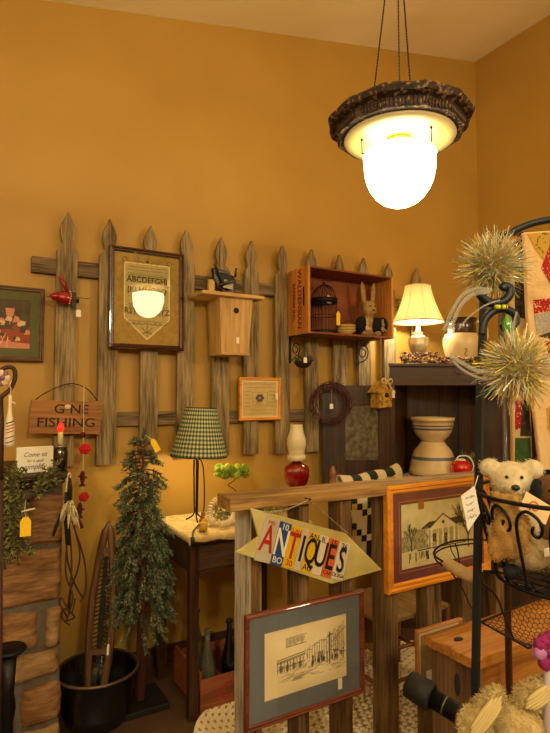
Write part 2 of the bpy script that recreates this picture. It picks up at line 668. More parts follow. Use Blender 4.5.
def art_flower(t, p, w, h, y):
    mb = MB()
    yy = y - .0004
    for i in range(9):
        z = h * (.88 - i * .22)
        if abs(z) < h * .5:
            mb.line(-w * .9, z, -w * .55, z, .003, yy)
            mb.line(w * .55, z, w * .9, z, .003, yy)
        else:
            mb.line(-w * R(.6, .95), z, w * R(.6, .95), z, .003, yy)
    for a, b in (((-1, 1), (1, 1)), ((1, 1), (1, -1)), ((1, -1), (-1, -1)), ((-1, -1), (-1, 1))):
        mb.line(a[0] * w * .45, a[1] * h * .4, b[0] * w * .45, b[1] * h * .4, .003, yy)
    mb.build('drawn_border', INK2, p)
    mb = MB()
    for k in range(6):
        a = k * PI / 3
        mb.ball((w * .16 * math.cos(a), yy, h * .14 * math.sin(a) + h * .05), (.011, .0008, .011), 0)
    mb.line(0, -h * .35, 0, 0, .003, yy, 1)
    mb.line(-w * .2, -h * .3, 0, -h * .1, .004, yy, 1)
    mb.build('violet_flower', [mat('violet', '#4a3a66', .8), mat('stem_green', '#3c4a22', .8)], p)


sm = framed('framed_flower_print', 'small orange wood frame with a violet flower print, below the plain birdhouse', 240, 281.5, 377, 421, 2.945, .018, .012,
            OAK, CREAM, mat('aged_paper', '#cdb676', .85, 0, '#bfa766', 30), .02, art_flower)
MB().box(.10, -.002, -.005, .118, .0, .035).build('price_sticker', WHITE, sm)


def art_street(t, p, w, h, y):
    mb = MB()
    yy = y - .0004
    # left building with awning
    for z in (-h * .2, -h * .02, h * .02, h * .08): mb.line(-w * .72, z, -w * .05, z + h * .08, .0025, yy, 0)
    for i in range(9):
        x = -w * .7 + i * w * .075
        mb.line(x, -h * .32, x, h * .02, .004 if i % 2 else .0025, yy, 0 if i % 2 else 1)
    for k in range(4):
        x = -w * .66 + k * w * .15
        mb.box(x, yy - .0003, -h * .28, x + w * .08, yy, -h * .1, 1)
    # sign over roof
    for i in range(14):
        x = -w * .5 + i * w * .032
        mb.line(x, h * .42 + R(0, .01), x + w * .01, h * .66, .0024, yy, 1)
    mb.line(-w * .52, h * .42, -w * .02, h * .44, .002, yy)
    mb.line(-w * .52, h * .68, -w * .02, h * .7, .002, yy, 1)
    # distant buildings
    for i in range(14):
        x = w * (0 + i * .06)
        z1 = h * (.15 + .035 * i + R(-.05, .05))
        mb.line(x, -h * .12, x, z1, .002, yy, 1)
        mb.line(x, z1, x + w * .06, z1 + h * R(-.04, .04), .002, yy, 0)
    for i in range(6):
        x = w * (.66 + i * .05)
        mb.line(x, -h * (.1 + .05 * i), x, h * (.35 + .09 * i), .002, yy, 1)
    mb.line(w * .6, h * .2, w * .98, h * .6, .002, yy)
    mb.line(w * .58, -h * .02, w * .98, -h * .2, .002, yy)
    # pole and carriage
    mb.line(w * .56, -h * .45, w * .56, h * .55, .005, yy, 0)
    mb.line(w * .5, h * .45, w * .64, h * .45, .003, yy, 0)
    mb.box(w * .26, yy - .0003, -h * .18, w * .4, yy, h * .02, 1)
    mb.ball((w * .28, yy, -h * .24), (.008, .0006, .010), 0)
    mb.ball((w * .4, yy, -h * .24), (.008, .0006, .010), 0)
    for x in (.68, .74, .48, .12, .9): 
        mb.box(w * x, yy - .0003, -h * .4, w * (x + .025), yy, -h * .12, 0)
        mb.ball((w * (x + .012), yy, -h * .08), (.004, .0006, .005), 0)
    random.seed(19)
    for i in range(90):
        x, z = R(-w * .75, w * .9), R(-h * .35, h * .15)
        if i > 45: x, z = R(w * .0, w * .95), R(-h * .3, h * .35)
        mb.line(x, z, x + w * R(-.02, .03), z + h * R(-.14, .14), .0016, yy, random.choice((1, 1, 2, 0)))
    for i in range(26):
        x = R(w * .1, w * .95)
        z = -h * .3 + R(-.006, .006)
        mb.line(x, z, x + w * .01, z + h * R(.06, .2), .003, yy, 0)
    for i in range(70):
        x, z = R(-w * .7, w * .9), R(-h * .72, -h * .3)
        mb.line(x, z, x + w * R(.05, .25), z + h * R(-.03, .08), .0018, yy, 2)
    mb.build('street_drawing', [mat('pencil', '#5c5448', .9), mat('pencil_soft', '#8f8469', .9), mat('pencil_wash', '#b3a684', .9)], p)


st = framed('framed_street_sketch', 'dark red-brown frame with slate blue mat around a pencil street sketch, on the low fence', 246.5, 365.5, 617, 735, 1.705, .017, .064,
            REDBR, mat('slate_mat', '#6b7278', .85), mat('sketch_paper', '#f0e0b4', .85, 0, '#e8d6a6', 8), .02, art_street)
MB().box(.135, .0085, -.155, .153, .0105, -.115).build('price_sticker', WHITE, st)


def art_house(t, p, w, h, y):
    mb = MB()
    yy = y - .0004
    dk, lt, sn = 0, 1, 2
    mb.prism([(-w, -h), (w, -h), (w, -h * .5), (w * .2, -h * .62), (-w * .4, -h * .5), (-w, -h * .55)], yy - .0002, yy, sn)
    mb.prism([(-w, -h * .5), (-w * .4, -h * .45), (-w * .4, h * .1), (-w * .7, h * .2), (-w, -h * .05)], yy - .0002, yy, 3)
    # house body
    _w0 = w
    mb.box(-w * .3, yy - .0004, -h * .5, w * .55, yy - .0002, h * .18, 3)
    mb.prism([(-w * .52, h * .14), (-w * .3, h * .34), (w * .58, h * .38), (w * .72, h * .16)], yy - .0006, yy - .0002, dk)
    mb.prism([(-w * .26, h * .14), (w * .08, h * .52), (w * .42, h * .14)], yy - .001, yy - .0006, lt)
    mb.line(-w * .3, h * .14, w * .08, h * .54, .005, yy - .001, dk)
    mb.line(w * .08, h * .54, w * .46, h * .14, .005, yy - .001, dk)
    mb.ball((w * .08, yy - .001, h * .28), (.008, .0006, .008), dk)
    mb.box(-w * .3, yy - .001, h * .08, w * .5, yy - .0006, h * .14, lt)
    for x in (-.26, -.1, .04, .2, .36, .48): mb.box(w * x, yy - .0012, -h * .5, w * (x + .05), yy - .0004, h * .1, lt)
    mb.box(w * .11, yy - .0008, -h * .5, w * .19, yy - .0004, -h * .1, dk)
    mb.box(-w * .2, yy - .0008, -h * .3, -w * .12, yy - .0004, -h * .05, dk)
    mb.line(-w * .6, -h * .5, w * .7, -h * .5, .004, yy - .001, dk)
    random.seed(3)

    def br(x, z, a, l, wd, d):
        x1, z1 = x + l * math.cos(a), z + l * math.sin(a)
        if abs(x1) > w * .97 or z1 > h * .97: return
        mb.line(x, z, x1, z1, wd, yy - .0014, dk)
        if d:
            for k in range(3): br(x1, z1, a + R(-.7, .7), l * R(.6, .85), wd * .65, d - 1)
    br(w * .78, -h * .7, PI / 2 + .05, h * .5, .006, 4)
    br(w * .78, -h * .3, PI / 2 - .5, h * .3, .004, 3)
    br(w * .78, -h * .3, PI / 2 + .5, h * .3, .004, 3)
    br(-w * .75, -h * .5, PI / 2, h * .3, .004, 3)
    for i in range(150):
        x, z_ = R(-w * .98, -w * .32), R(-h * .5, h * .15)
        mb.line(x, z_, x + w * R(-.04, .04), z_ + h * R(.03, .15), .0018, yy - .001, random.choice((dk, 3)))
    for i in range(60):
        x, z_ = R(-w * .3, w * .55), R(-h * .48, h * .1)
        mb.line(x, z_, x, z_ + h * R(.03, .12), .0016, yy - .0013, random.choice((dk, 3)))
    for i in range(40):
        x, z_ = R(-w * .95, w * .95), R(-h * .95, -h * .6)
        mb.line(x, z_, x + w * .08, z_ + h * .02, .0014, yy - .0006, 3)
    for i in range(14):
        x = R(-w * .9, -w * .3)
        mb.line(x, -h * .8 + R(-.01, .01), x + R(-.004, .004), -h * .55, .003, yy - .001, dk)
    mb.build('house_drawing', [mat('engraving_dark', '#34301f', .9), mat('engraving_light', '#d8cf9c', .9), mat('engraving_snow', '#cbc18c', .9), mat('engraving_mid', '#a39a6a', .9)], p)


PLUM = mat('plum_mat', '#6e3a38', .85)
hs = framed('framed_house_print', 'bright orange wood frame with plum mat around a drawing of a gabled house', 388, 491, 487, 596, 1.715, .036, .05,
            [OAK], PLUM, mat('house_paper', '#d2c994', .85, 0, '#c2b984', 20), .03, art_house)
mb = MB()
mb.box(-.128, .0125, .105, -.098, .0138, .14)
mb.build('corner_plaque', mat('brass_plaque', '#a86e30', .5, .3), hs)
mb = MB()
for s_ in (.038,):
    pass
_w, _h = .5, .5
d = hs.children[0].dimensions
fl = [c for c in hs.children if c.name.startswith('frame')][0]
mb.free = None
fw2 = max(v.co.x for v in fl.data.vertices) - .036 - .036
fh2 = max(v.co.z for v in fl.data.vertices) - .036 - .036
pts = [(-fw2, -fh2), (fw2, -fh2), (fw2, fh2), (-fw2, fh2), (-fw2, -fh2)]
for i in range(4): mb.line(*pts[i], *pts[i + 1], .003, .0139)
mb.build('gilt_line', mat('gilt', '#b88a4c', .4, .5), hs)


def art_small(t, p, w, h, y):
    mb = MB()
    yy = y - .0004
    for i in range(3): mb.ball((0, yy, h * (.5 - i * .2)), (.014, .0008, .012), i % 2)
    mb.line(-w * .7, h * .8, w * .7, h * .8, .003, yy)
    mb.box(-w * .7, yy - .0003, -h * .75, w * .7, yy, -h * .35, 2)
    mb.build('painted_motif', [INK2, mat('rust_ink', '#8c5a34', .8), WHITE], p)


fs = framed('framed_floral_card', 'small pale wood frame low on the fence, half hidden behind the rustic chest', 418, 464, 632, 702, 1.70, .014, .016,
            wood('tan_frame', '#a5683a', '#c08550', 'x', .5), CREAM, mat('faded_print', '#9c8c62', .85, 0, '#82744e', 30), .02, art_small)

# ------------------------------------------------------------------ pendant lamp
pc = C(399, 120, 1.96)
pend = thing('pendant_lamp', 'lit white glass bell pendant lamp with a dark faceted carved rim on chains', 'lamp', (pc.x, pc.y, 2.432))
PZ = 2.432
ringm = mat('carved_dark_metal', '#33241a', .65, .2, '#b08c64', 60, bump=.6, lo=.52, hi=.72)
mb = MB()
N8 = 12
prof = [(.195, .0), (.226, .002), (.228, .036), (.234, .038), (.256, .044), (.264, .058), (.255, .070), (.236, .074), (.2, .072), (.195, .0)]
rings = []
sub = 6
for r_, z_ in prof:
    ring = []
    for k in range(N8):
        a0, a1 = 2 * PI * k / N8 + .1, 2 * PI * (k + 1) / N8 + .1
        for q in range(sub):
            t_ = q / sub
            p0, p1 = Vector((math.cos(a0), math.sin(a0), 0)), Vector((math.cos(a1), math.sin(a1), 0))
            p = p0.lerp(p1, t_) * r_
            rr_ = 1 + (.02 * noise.noise(Vector((p.x * 25, p.y * 25, z_ * 30))) if z_ > .041 else 0)
            ring.append(mb.v((p.x * rr_, p.y * rr_, z_ + (.006 * noise.noise(Vector((p.x * 20, p.y * 20, 3))) if z_ > .041 else 0))))
    rings.append(ring)
for i in range(len(rings) - 1):
    n = len(rings[i])
    for j in range(n): mb.f([rings[i][j], rings[i][(j + 1) % n], rings[i + 1][(j + 1) % n], rings[i + 1][j]], 0)
mb.build('carved_rim', ringm, pend)
mb = MB()
for k in range(110):
    a = 2 * PI * k / 110 + .01
    # polygon radius
    s_ = 2 * PI / N8
    b_ = ((a - .1) % s_) - s_ / 2
    r_ = .2285 * math.cos(s_ / 2) / math.cos(b_)
    mb.tube([(r_ * math.cos(a), r_ * math.sin(a), .006), (r_ * math.cos(a), r_ * math.sin(a), .036)], .0038, 5)
mb.build('fluting', mat('fluting_bronze', '#4c382a', .5, .4), pend)
DISH = mat('lit_milk_glass_dish', '#b8a468', .35, emit=.12, ecol='#ffe09a')
mb = MB()
mb.lathe([(.055, .02), (.10, .012), (.17, .008), (.197, .0), (.2, -.006), (.197, -.011), (.17, -.014), (.08, -.010), (.055, -.008), (.055, .02)], 48, cap=False)
mb.build('glass_dish', DISH, pend)
mb = MB()
mb.lathe([(.045, -.002), (.047, -.016), (.0, -.018)], 24, cap=False)
mb.build('brass_collar', mat('brass', '#a8853a', .3, .9), pend)
BELL = mat('lit_white_bell_glass', '#fff6dc', .4, emit=14, ecol='#ffe9b8')
mb = MB()
bp = [(.09, -.052), (.118, -.056), (.129, -.062), (.130, -.072), (.125, -.079), (.127, -.10), (.125, -.13), (.118, -.16), (.106, -.190), (.088, -.216), (.066, -.236), (.040, -.249), (.016, -.256), (.0, -.258)]
mb.lathe(bp, 60, cap=False, wob=lambda a, k: 1 + (.010 * math.cos(30 * a) if 4 < k < 11 else (.012 * math.cos(30 * a) if k in (2, 3) else 0)))
mb.lathe([(.09, -.052), (.0, -.050)], 60, cap=False)
mb.build('bell_shade', BELL, pend)
for k in range(3):
    a = .9 + k * 2 * PI / 3 - 2.35
    x, y = .140 * math.cos(a), .140 * math.sin(a)
    mb = MB()
    mb.tube([(x, y, -.005), (x, y, -.066)], .0024, 6)
    mb.ball((x, y, -.016), .005)
    mb.tube([(x, y, -.066), (x * .92, y * .92, -.066)], .0024, 6)
    mb.build('retaining_screw', BLACK, pend)
top = cz(pc.x) - PZ
for px_, xe in ((371, 380), (400, 399), (411, 405)):
    deep = {371: -.03, 400: .17, 411: -.16}[px_]
    a = C(px_, 84, 1.96 + deep)
    p0 = Vector((a.x - pc.x, a.y - pc.y, .07))
    p1 = Vector((p0.x * .03, p0.y * .03, .88))
    mb = MB()
    L = (p1 - p0).length
    nl = int(L / .012)
    for i in range(nl):
        a_ = p0.lerp(p1, i / nl)
        b_ = p0.lerp(p1, (i + 1) / nl)
        mb.tube([a_, a_.lerp(b_, .5), b_], [.0018, .0034, .0018], 5)
    mb.build('chain', BLACK, pend)
mb = MB(); mb.tube([(0, 0, .872), (0, 0, top - .05)], .004, 8); mb.ball((0, 0, .88), .012)
mb.build('stem_rod', BLACK, pend)
mb = MB(); mb.lathe([(.0, top - .06), (.03, top - .05), (.06, top - .02), (.062, top + .02), (.0, top + .02)], 24, cap=False)
mb.build('ceiling_canopy', BLACK, pend)


def plight(name, loc, energy, c, rad, rz=None):
    l = bpy.data.lights.new(name, 'POINT')
    l.energy = energy
    l.color = lin(c)[:3]
    l.shadow_soft_size = rad
    o = bpy.data.objects.new(name, l)
    col.objects.link(o)
    o.location = loc
    return o


# fill lights added to brighten the room, out of view and without fixtures
WARM = '#fff0c8'
plight('pendant_uplight_fill', (pc.x, pc.y, PZ + .05), 17, '#ffe9bc', .04)  # uplight added inside the rim to brighten ceiling and upper wall
plight('room_fill_light', (-1.3, -1.2, 2.5), 95, WARM, .12)
plight('room_fill_light', (3.15, -1.3, 2.5), 95, WARM, .12)
plight('room_fill_light', (.25, -1.5, 2.6), 125, WARM, .12)
plight('room_fill_light', (-1.8, 1.6, 2.6), 22, WARM, .12)
w_ = bpy.data.worlds.new('room_air')
w_.use_nodes = True
w_.node_tree.nodes['Background'].inputs[0].default_value = lin('#6b5030')
w_.node_tree.nodes['Background'].inputs[1].default_value = .3
sc.world = w_
#PART2
# ------------------------------------------------------------------ fireplace
random.seed(11)
FY = 2.55
fx = W(62, 600, Y=FY).x
STONE = mat('sandstone', '#7a5a38', .9, 0, '#b08c5c', 14, (1, 1, 3), .8, lo=.3, hi=.7)
STONE2 = mat('sandstone_red', '#74502f', .9, 0, '#a47a4c', 14, (1, 1, 5), .8, lo=.3, hi=.7)
MORT = mat('grey_mortar', '#6f665a', .95, 0, '#5e564c', 30, bump=.4)
fp = thing('stone_fireplace', 'sandstone fireplace pier with grey mortar and a dark wooden mantel', 'fireplace', (.1, FY, 0))
XL0 = -1.0
mb = MB(); mb.box(XL0, .02, 0, fx - .1, WY - FY - .001, 1.16)
mb.build('mortar', MORT, fp, .008)


def zz(py): return W(30, py, Y=FY).z


def xx(px, py=600): return W(px, py, Y=FY).x - .1


def stone(mb, x0, x1, z0, z1, mi, dep=.05):
    nx, nz = max(3, int((x1 - x0) / .02)), max(3, int((z1 - z0) / .02))
    seed = R(0, 50)
    g = []
    for i in range(nx + 1):
        row = []
        for j in range(nz + 1):
            u, v_ = i / nx * 2 - 1, j / nz * 2 - 1
            x, z = (x0 + x1) / 2 + u * (x1 - x0) / 2, (z0 + z1) / 2 + v_ * (z1 - z0) / 2
            e = max(abs(u), abs(v_))
            c = 1 - .06 * min(abs(u), abs(v_)) ** 2
            x = (x0 + x1) / 2 + (x - (x0 + x1) / 2) * (c if e > .8 else 1) + .014 * noise.noise(Vector((z * 9, seed, 3))) * min(1, (1.2 - abs(u)) * 9 if x1 > fx - .14 and u > .9 else 1) + .006 * noise.noise(Vector((x * 12, z * 12, seed)))
            z = (z0 + z1) / 2 + (z - (z0 + z1) / 2) * (c if e > .8 else 1) + .016 * noise.noise(Vector((x * 6, seed, 7))) + .006 * noise.noise(Vector((x * 12, z * 12, seed + 9)))
            y = (-.012 if e < .95 else .018) + .026 * noise.noise(Vector((x * 9, z * 26, seed))) + .006 * noise.noise(Vector((x * 30, z * 50, seed)))
            row.append(mb.v((x, y, z)))
        g.append(row)
    for i in range(nx):
        for j in range(nz): mb.f([g[i][j], g[i + 1][j], g[i + 1][j + 1], g[i][j + 1]], mi, True)
    rim = [g[i][0] for i in range(nx + 1)] + [g[nx][j] for j in range(1, nz + 1)] + [g[i][nz] for i in range(nx - 1, -1, -1)] + [g[0][j] for j in range(nz - 1, 0, -1)]
    bk = [mb.v((v_.co.x, .03, v_.co.z)) for v_ in rim]
    for i in range(len(rim)): mb.f([rim[i], bk[i], bk[(i + 1) % len(rim)], rim[(i + 1) % len(rim)]], mi)


mb = MB()
rows = [(498, 548, [(-60, 22), (24, 63)]), (551, 606, [(-60, 61)]), (612, 652, [(-60, -2), (1, 38), (47, 62)]), (656, 684, [(-60, 3), (6, 61)]), (688, 728, [(-40, 18), (23, 62)]), (732, 765, [(-60, 14), (16, 60)]), (769, 820, [(-60, 28), (31, 61)])]
for r_, (ya, yb, cs_) in enumerate(rows):
    for k, (xa, xb) in enumerate(cs_):
        stone(mb, xx(xa), xx(xb) if xb < 59 else fx - .1 + R(-.006, .008), zz(yb), zz(ya), (r_ + k) % 2)
mb.build('stonework', [STONE, STONE2], fp)
MDK = wood('mantel_wood', '#2c1a0e', '#523620', 'x', .6)
mtop = W(50, 473.5, Y=2.45).z
mxr = W(70, 474, Y=2.45).x - .1
mb = MB(); mb.box(XL0, 2.43 - FY, mtop - .022, mxr, WY - FY - .001, mtop)
mb.build('mantel_shelf', MDK, fp, .004)
mb = MB(); mb.box(XL0, 2.47 - FY, 1.125, mxr - .015, .45, mtop - .022)
mb.build('mantel_beam', MDK, fp, .006)

# mantel items
MY = 2.50
a, b = W(16, 474, Y=MY), W(53, 474, Y=MY)
hh = W(53, 448, Y=MY).z - mtop
cs = thing('word_block', 'white wooden block with handwritten grey lettering on the mantel', 'sign', ((a.x + b.x) / 2, MY, mtop))
w2 = (b.x - a.x) / 2
MB().box(-w2, 0, .001, w2, .022, hh + .008).build('block', WHITE, cs, .002)
GINK = mat('grey_script', '#5a5248', .8)
for s_, z, q in (('Come sit', .74, .027), ('for a spell', .49, .018), ('simplify', .24, .031)):
    text(s_, q, GINK, cs, front(0, -.0005, hh * z + .002), shear=.35, sx=.9)
mb = MB()
mb.tube([(-w2 + .012, -.002, .012), (-w2 + .02, -.002, .03), (-w2 + .03, -.002, .014)], .003, 5)
mb.build('twig_bow', INK, cs)
jp = W(60, 474, Y=2.52)
jr = .018 * 1.7
ja = thing('candle_jar', 'dark glass canning jar with metal lid holding a battery candle on the mantel', 'jar', (jp.x, 2.525, mtop))
mb = MB(); mb.lathe([(.0, .001), (.028, .001), (.031, .006), (.031, .08), (.026, .092), (.025, .098), (0, .098)], 28, cap=False)
mb.build('jar_body', mat('dark_jar', '#1c0f0a', .15, coat=.6), ja)
mb = MB(); mb.lathe([(.0, .094), (.028, .094), (.0285, .106), (.027, .109), (0, .109)], 28, cap=False)
mb.build('lid', mat('zinc_lid', '#8a7c62', .4, .8), ja)
text('P', .03, mat('jar_label', '#7c6a54', .7), ja, front(0, -.0318, .045), name='embossed_letter')
cn = thing('candle', 'cream taper candle with a glowing red flame bulb standing on the jar', 'candle', (jp.x, 2.525, mtop + .1095))
mb = MB(); mb.lathe([(0, 0), (.011, 0), (.0115, .05), (.009, .055), (0, .055)], 20, cap=False)
mb.build('wax', mat('cream_wax', '#d8c58c', .4), cn)
mb = MB(); mb.lathe([(.0, .052), (.008, .055), (.0145, .068), (.013, .08), (.007, .092), (0, .1)], 20, cap=False)
mb.build('flame_bulb', mat('red_flame_bulb', '#e8200c', .3, emit=1.6, ecol='#ff2a10'), cn)

# hanging greenery on the mantel
gr = thing('hanging_greenery', 'trailing olive green artificial vine spilling over the stone mantel edge', 'plant', (.1, 2.36, mtop))
random.seed(5)
mb = MB()
stems = MB()
for k in range(46):
    px = R(-25, 30) if k < 36 else R(30, 62)
    x0 = W(px, 485, Y=2.36).x - .1
    L = R(.18, .42) * (1.0 if px < 24 else .42) if k < 38 else R(.04, .09)
    p = Vector((x0, R(.02, .1), R(-.02, .05)))
    d = Vector((R(-.4, .5), -R(.5, 1.2), R(.2, .8)))
    pts = [p.copy()]
    n_ = max(5, int(L / .016))
    for i in range(n_):
        d = (d * .8 + Vector((R(-.35, .35), R(-.1, .05), -1 * .35))).normalized()
        p = p + d * .016
        p.y = min(max(p.y, -.16), .10)
        if p.z < 0: p.y = min(p.y, .04)
        pts.append(p.copy())
        for q in range(5):
            mb.leaf(p, d * .4 + Vector((R(-1, 1), R(-1, .7), R(-.6, .8))), R(.014, .028), R(.003, .0055), random.choice((0, 0, 1)))
    stems.tube(pts, .0013, 4)
mb.build('leaves', [OLIVE, OLIVE2], gr)
stems.build('stems', OLIVE2, gr)
pt = W(25.5, 527, Y=2.16)
g2 = MB()
q = pt - Vector(gr.location)
g2.prism([(-.018, -.033), (.018, -.033), (.018, .02), (.008, .035), (-.008, .035), (-.018, .02)], q.y - .0008, q.y + .0008, 0, Matrix.Translation((q.x, 0, q.z)))
g2.tube([(q.x, q.y, q.z + .03), (q.x - .003, q.y + .01, q.z + .055), (q.x + .004, q.y + .05, q.z + .085)], .001, 5, 1)
g2.tube([(q.x - .015, q.y, q.z + .055), (q.x + .03, q.y, q.z + .062)], .003, 5, 1)
g2.build('yellow_tag', [YEL, THREAD], gr)

# black cast iron stand bottom left
bp_ = W(8, 655, Y=2.35)
bs = thing('iron_stand', 'black cast iron stand with a flat lip at the left edge before the stonework', 'stand', (bp_.x, 2.33, 0))
hz_ = W(8, 648, Y=2.33).z
mb = MB()
mb.lathe([(0, hz_), (.06, hz_), (.064, hz_ - .008), (.05, hz_ - .02), (.03, hz_ - .03), (0, hz_ - .03)], 28, cap=False)
mb.build('top_plate', BLACK, bs)
mb = MB(); mb.lathe([(0, 0), (.12, 0), (.12, .012), (.04, .035), (.026, .06), (.022, hz_ * .5), (.03, hz_ * .6), (.022, hz_ * .7), (.03, hz_ - .03), (0, hz_ - .03)], 24, cap=False)
mb.build('column', BLACK, bs)

# branch hook with painted bottle at the far left
HY = 2.1
hk = thing('ornament_tree', 'dark twisted wooden ornament stand with a curled arm at the left edge', 'stand', (W(-8, 500, Y=HY).x, HY, mtop * 0))


def L_(px, py, Y=HY, o=None):
    return W(px, py, Y=Y) - Vector((o or hk).location)


mb = MB()
mb.tube([L_(0, 480), L_(1, 430), L_(0, 398)], .010, 8)
mb.tube([L_(0, 480), L_(-1, 640), (L_(-1, 640).x, 0, .02)], .011, 8)
mb.build('post', wood('dark_branch', '#2a140c', '#4c281a', 'z', .7), hk)
mb = MB()
mb.tube(smooth([L_(-6, 378), L_(0, 371), L_(8, 367), L_(14, 369), L_(15, 378), L_(11, 388), L_(6, 393), L_(0, 398)]), [.0075] * 43, 8)
mb.tube(smooth([L_(10, 390), L_(4, 396), L_(0, 402)]), .004, 6)
mb.build('curled_arm', wood('dark_branch', '#2a140c', '#4c281a', 'x', .7), hk)
mb = MB(); mb.lathe([(0, 0), (.11, 0), (.11, .015), (.02, .03), (0, .03)], 24, cap=False)
mb.build('foot', BLACK, hk)
rose = thing('fabric_flower', 'cream and purple fabric flower tucked on the curled arm at left edge', 'flower', W(2, 378, Y=HY - .025))
mb = MB()
for k in range(7):
    a = k * 2 * PI / 7
    mb.ball((.014 * math.cos(a), R(-.004, .004), .016 * math.sin(a)), (.012, .006, .013), k % 2, n=10, m=6)
mb.ball((0, -.008, 0), .009, 1, n=10, m=6)
mb.build('petals', [mat('cream_petal', '#d8c49c', .8), mat('purple_petal', '#8a5a7c', .8)], rose)
bo = W(9, 447, Y=HY - .02)
bt = thing('painted_bottle_ornament', 'slim white bottle ornament with red and blue stripes hanging from the curled arm', 'ornament', bo)
s1 = W(9, 395, Y=HY).z - W(9, 447, Y=HY).z
prof = [(0, 0), (.013, .0), (.0165, .01), (.0165, s1 * .3), (.0145, s1 * .45), (.007, s1 * .66), (.005, s1 * .8), (.0055, s1 * .98), (0, s1)]
mb = MB(); mb.lathe(prof, 24, cap=False); mb.build('bottle', mat('white_enamel', '#dccfb0', .4), bt)
mb = MB()
for k, (z, m_) in enumerate(((.08, 1), (.17, 1), (.27, 0), (.33, 0), (.39, 0), (.45, 2))):
    mb.tube([(-.012, -.0125, s1 * z), (0, -.0172 if z < .4 else -.016, s1 * (z + .02)), (.012, -.0125, s1 * (z + .045))], .0018, 5, m_)
mb.build('painted_stripes', [mat('stripe_red', '#9c2a1c', .6), mat('stripe_blue', '#3a4466', .6), INK], bt)
mb = MB()
mb.tube([(0, 0, s1), (.002, 0, s1 + .02), (-.003, .0, s1 + .03), (.003, .005, s1 + .048)], .0016, 5)
mb.tube([(-.002, 0, s1 * .86), (.014, -.004, s1 * .84), (.016, -.004, s1 * .8)], .0025, 5)
mb.build('string', THREAD, bt)

# cardinal on the first picket
cp = W(64, 298, Y=2.925)
ca = thing('cardinal_ornament', 'glossy red metal cardinal ornament on the leftmost picket', 'ornament', cp)
REDG = mat('glossy_red', '#8e0c10', .25, .2, coat=.6)
k_ = .0056
mb = MB()
mb.ball((0, -.01, 0), (.048, .026, .034), 0, Matrix.Rotation(.15, 4, 'Y'), 18, 12)
mb.ball((-.042, -.014, .002), (.026, .02, .02), 0, None, 14, 10)
mb.build('body', REDG, ca)
mb = MB(); mb.tube([(-.06, -.014, .002), (-.08, -.014, -.001)], [.009, .001], 8); mb.build('beak', mat('beak_dark', '#5c1a10', .4), ca)
mb = MB()
mb.tube([(.02, -.01, .02), (-.008, -.01, .078), (-.022, -.01, .104)], [.006, .010, .011], 8, flat=.35)
mb.box(-.034, -.014, .096, -.006, -.006, .106)
mb.build('raised_wing', [REDG], ca)
mb = MB()
for i in range(6): mb.ball((.026 + .004 * math.sin(i), -.032, .03 - i * .012), .0035)
mb.build('white_dots', CREAM, ca)
mb = MB(); mb.box(.0, .0, -.02, .03, .0425, .01); mb.box(.034, -.02, -.05, .054, .002, .03); mb.tube([(.03, -.01, -.01), (.07, -.01, -.01)], .012, 8)
mb.build('perch_bracket', mat('dark_green_iron', '#1e2116', .5, .3), ca)
mb = MB(); mb.tube([(.05, -.01, .006), (.125, -.01, .006)], .0018, 5); mb.build('pin', WIRE, ca)
price_tag(ca, .068, -.02, -.075, .024, .036, .018)

# gone fishing board
gp = W(67, 417, Y=2.915)
PAINTK = mat('old_black_paint', '#2a1a10', .8)
gf = thing('fishing_sign', 'rustic board reading gone fishing in dark paint, hung by a bent wire', 'sign', gp, rot=(0, .035, 0))
ga, gb = W(30, 417, Y=2.915), W(103, 419, Y=2.915)
hw_ = (gb.x - ga.x) / 2
hh_ = (W(67, 402, Y=2.915).z - W(67, 435, Y=2.915).z) / 2
mb = MB()
pts_ = [(-hw_, -hh_), (hw_ - .008, -hh_ - .004), (hw_, hh_ * .2), (hw_ - .004, hh_ + .002), (0, hh_ - .004), (-hw_ + .006, hh_)]
mb.prism(pts_, 0, .022)
mb.build('board', wood('fishing_board', '#74441c', '#ac7438', 'x', .6, 8), gf, .002)
text('G NE', .064, PAINTK, gf, front(.02, -.0005, hh_ * .46), bold=.0005, sx=1.15)
mb = MB(); mb.ball((.013 - .012, -.006, hh_ * .62), (.016, .006, .012)); mb.build('shell_letter', CREAM, gf)
text('FISHING', .064, PAINTK, gf, front(0, -.0005, -hh_ * .36), bold=.0005, sx=1.2)
mb = MB(); mb.tube(smooth([(-hw_ * .86, .008, hh_), (-hw_ * .6, .008, hh_ + .035), (0, .008, hh_ + .085), (hw_ * .5, .008, hh_ + .065), (hw_ * .86, .008, hh_)]), .0024, 6)
mb.build('wire_hanger', WIRE, gf)
mb = MB(); mb.tube([(0, .0, hh_ + .083), (0, PY0 - 2.915, hh_ + .083)], .003, 6); mb.build('nail', BLACK, gf)
mb = MB(); mb.box(-.02, .0225, -.02, .02, PY0 - 2.915 - .001, .02); mb.build('spacer_block', BRNW, gf)

# string of red flowers
SY = 2.80
sp = W(84, 388, Y=SY)
sf = thing('flower_string', 'hanging white cord strung with red felt blossoms and dark fish shapes', 'garland', sp)


def S_(px, py): return W(px, py, Y=SY) - sp


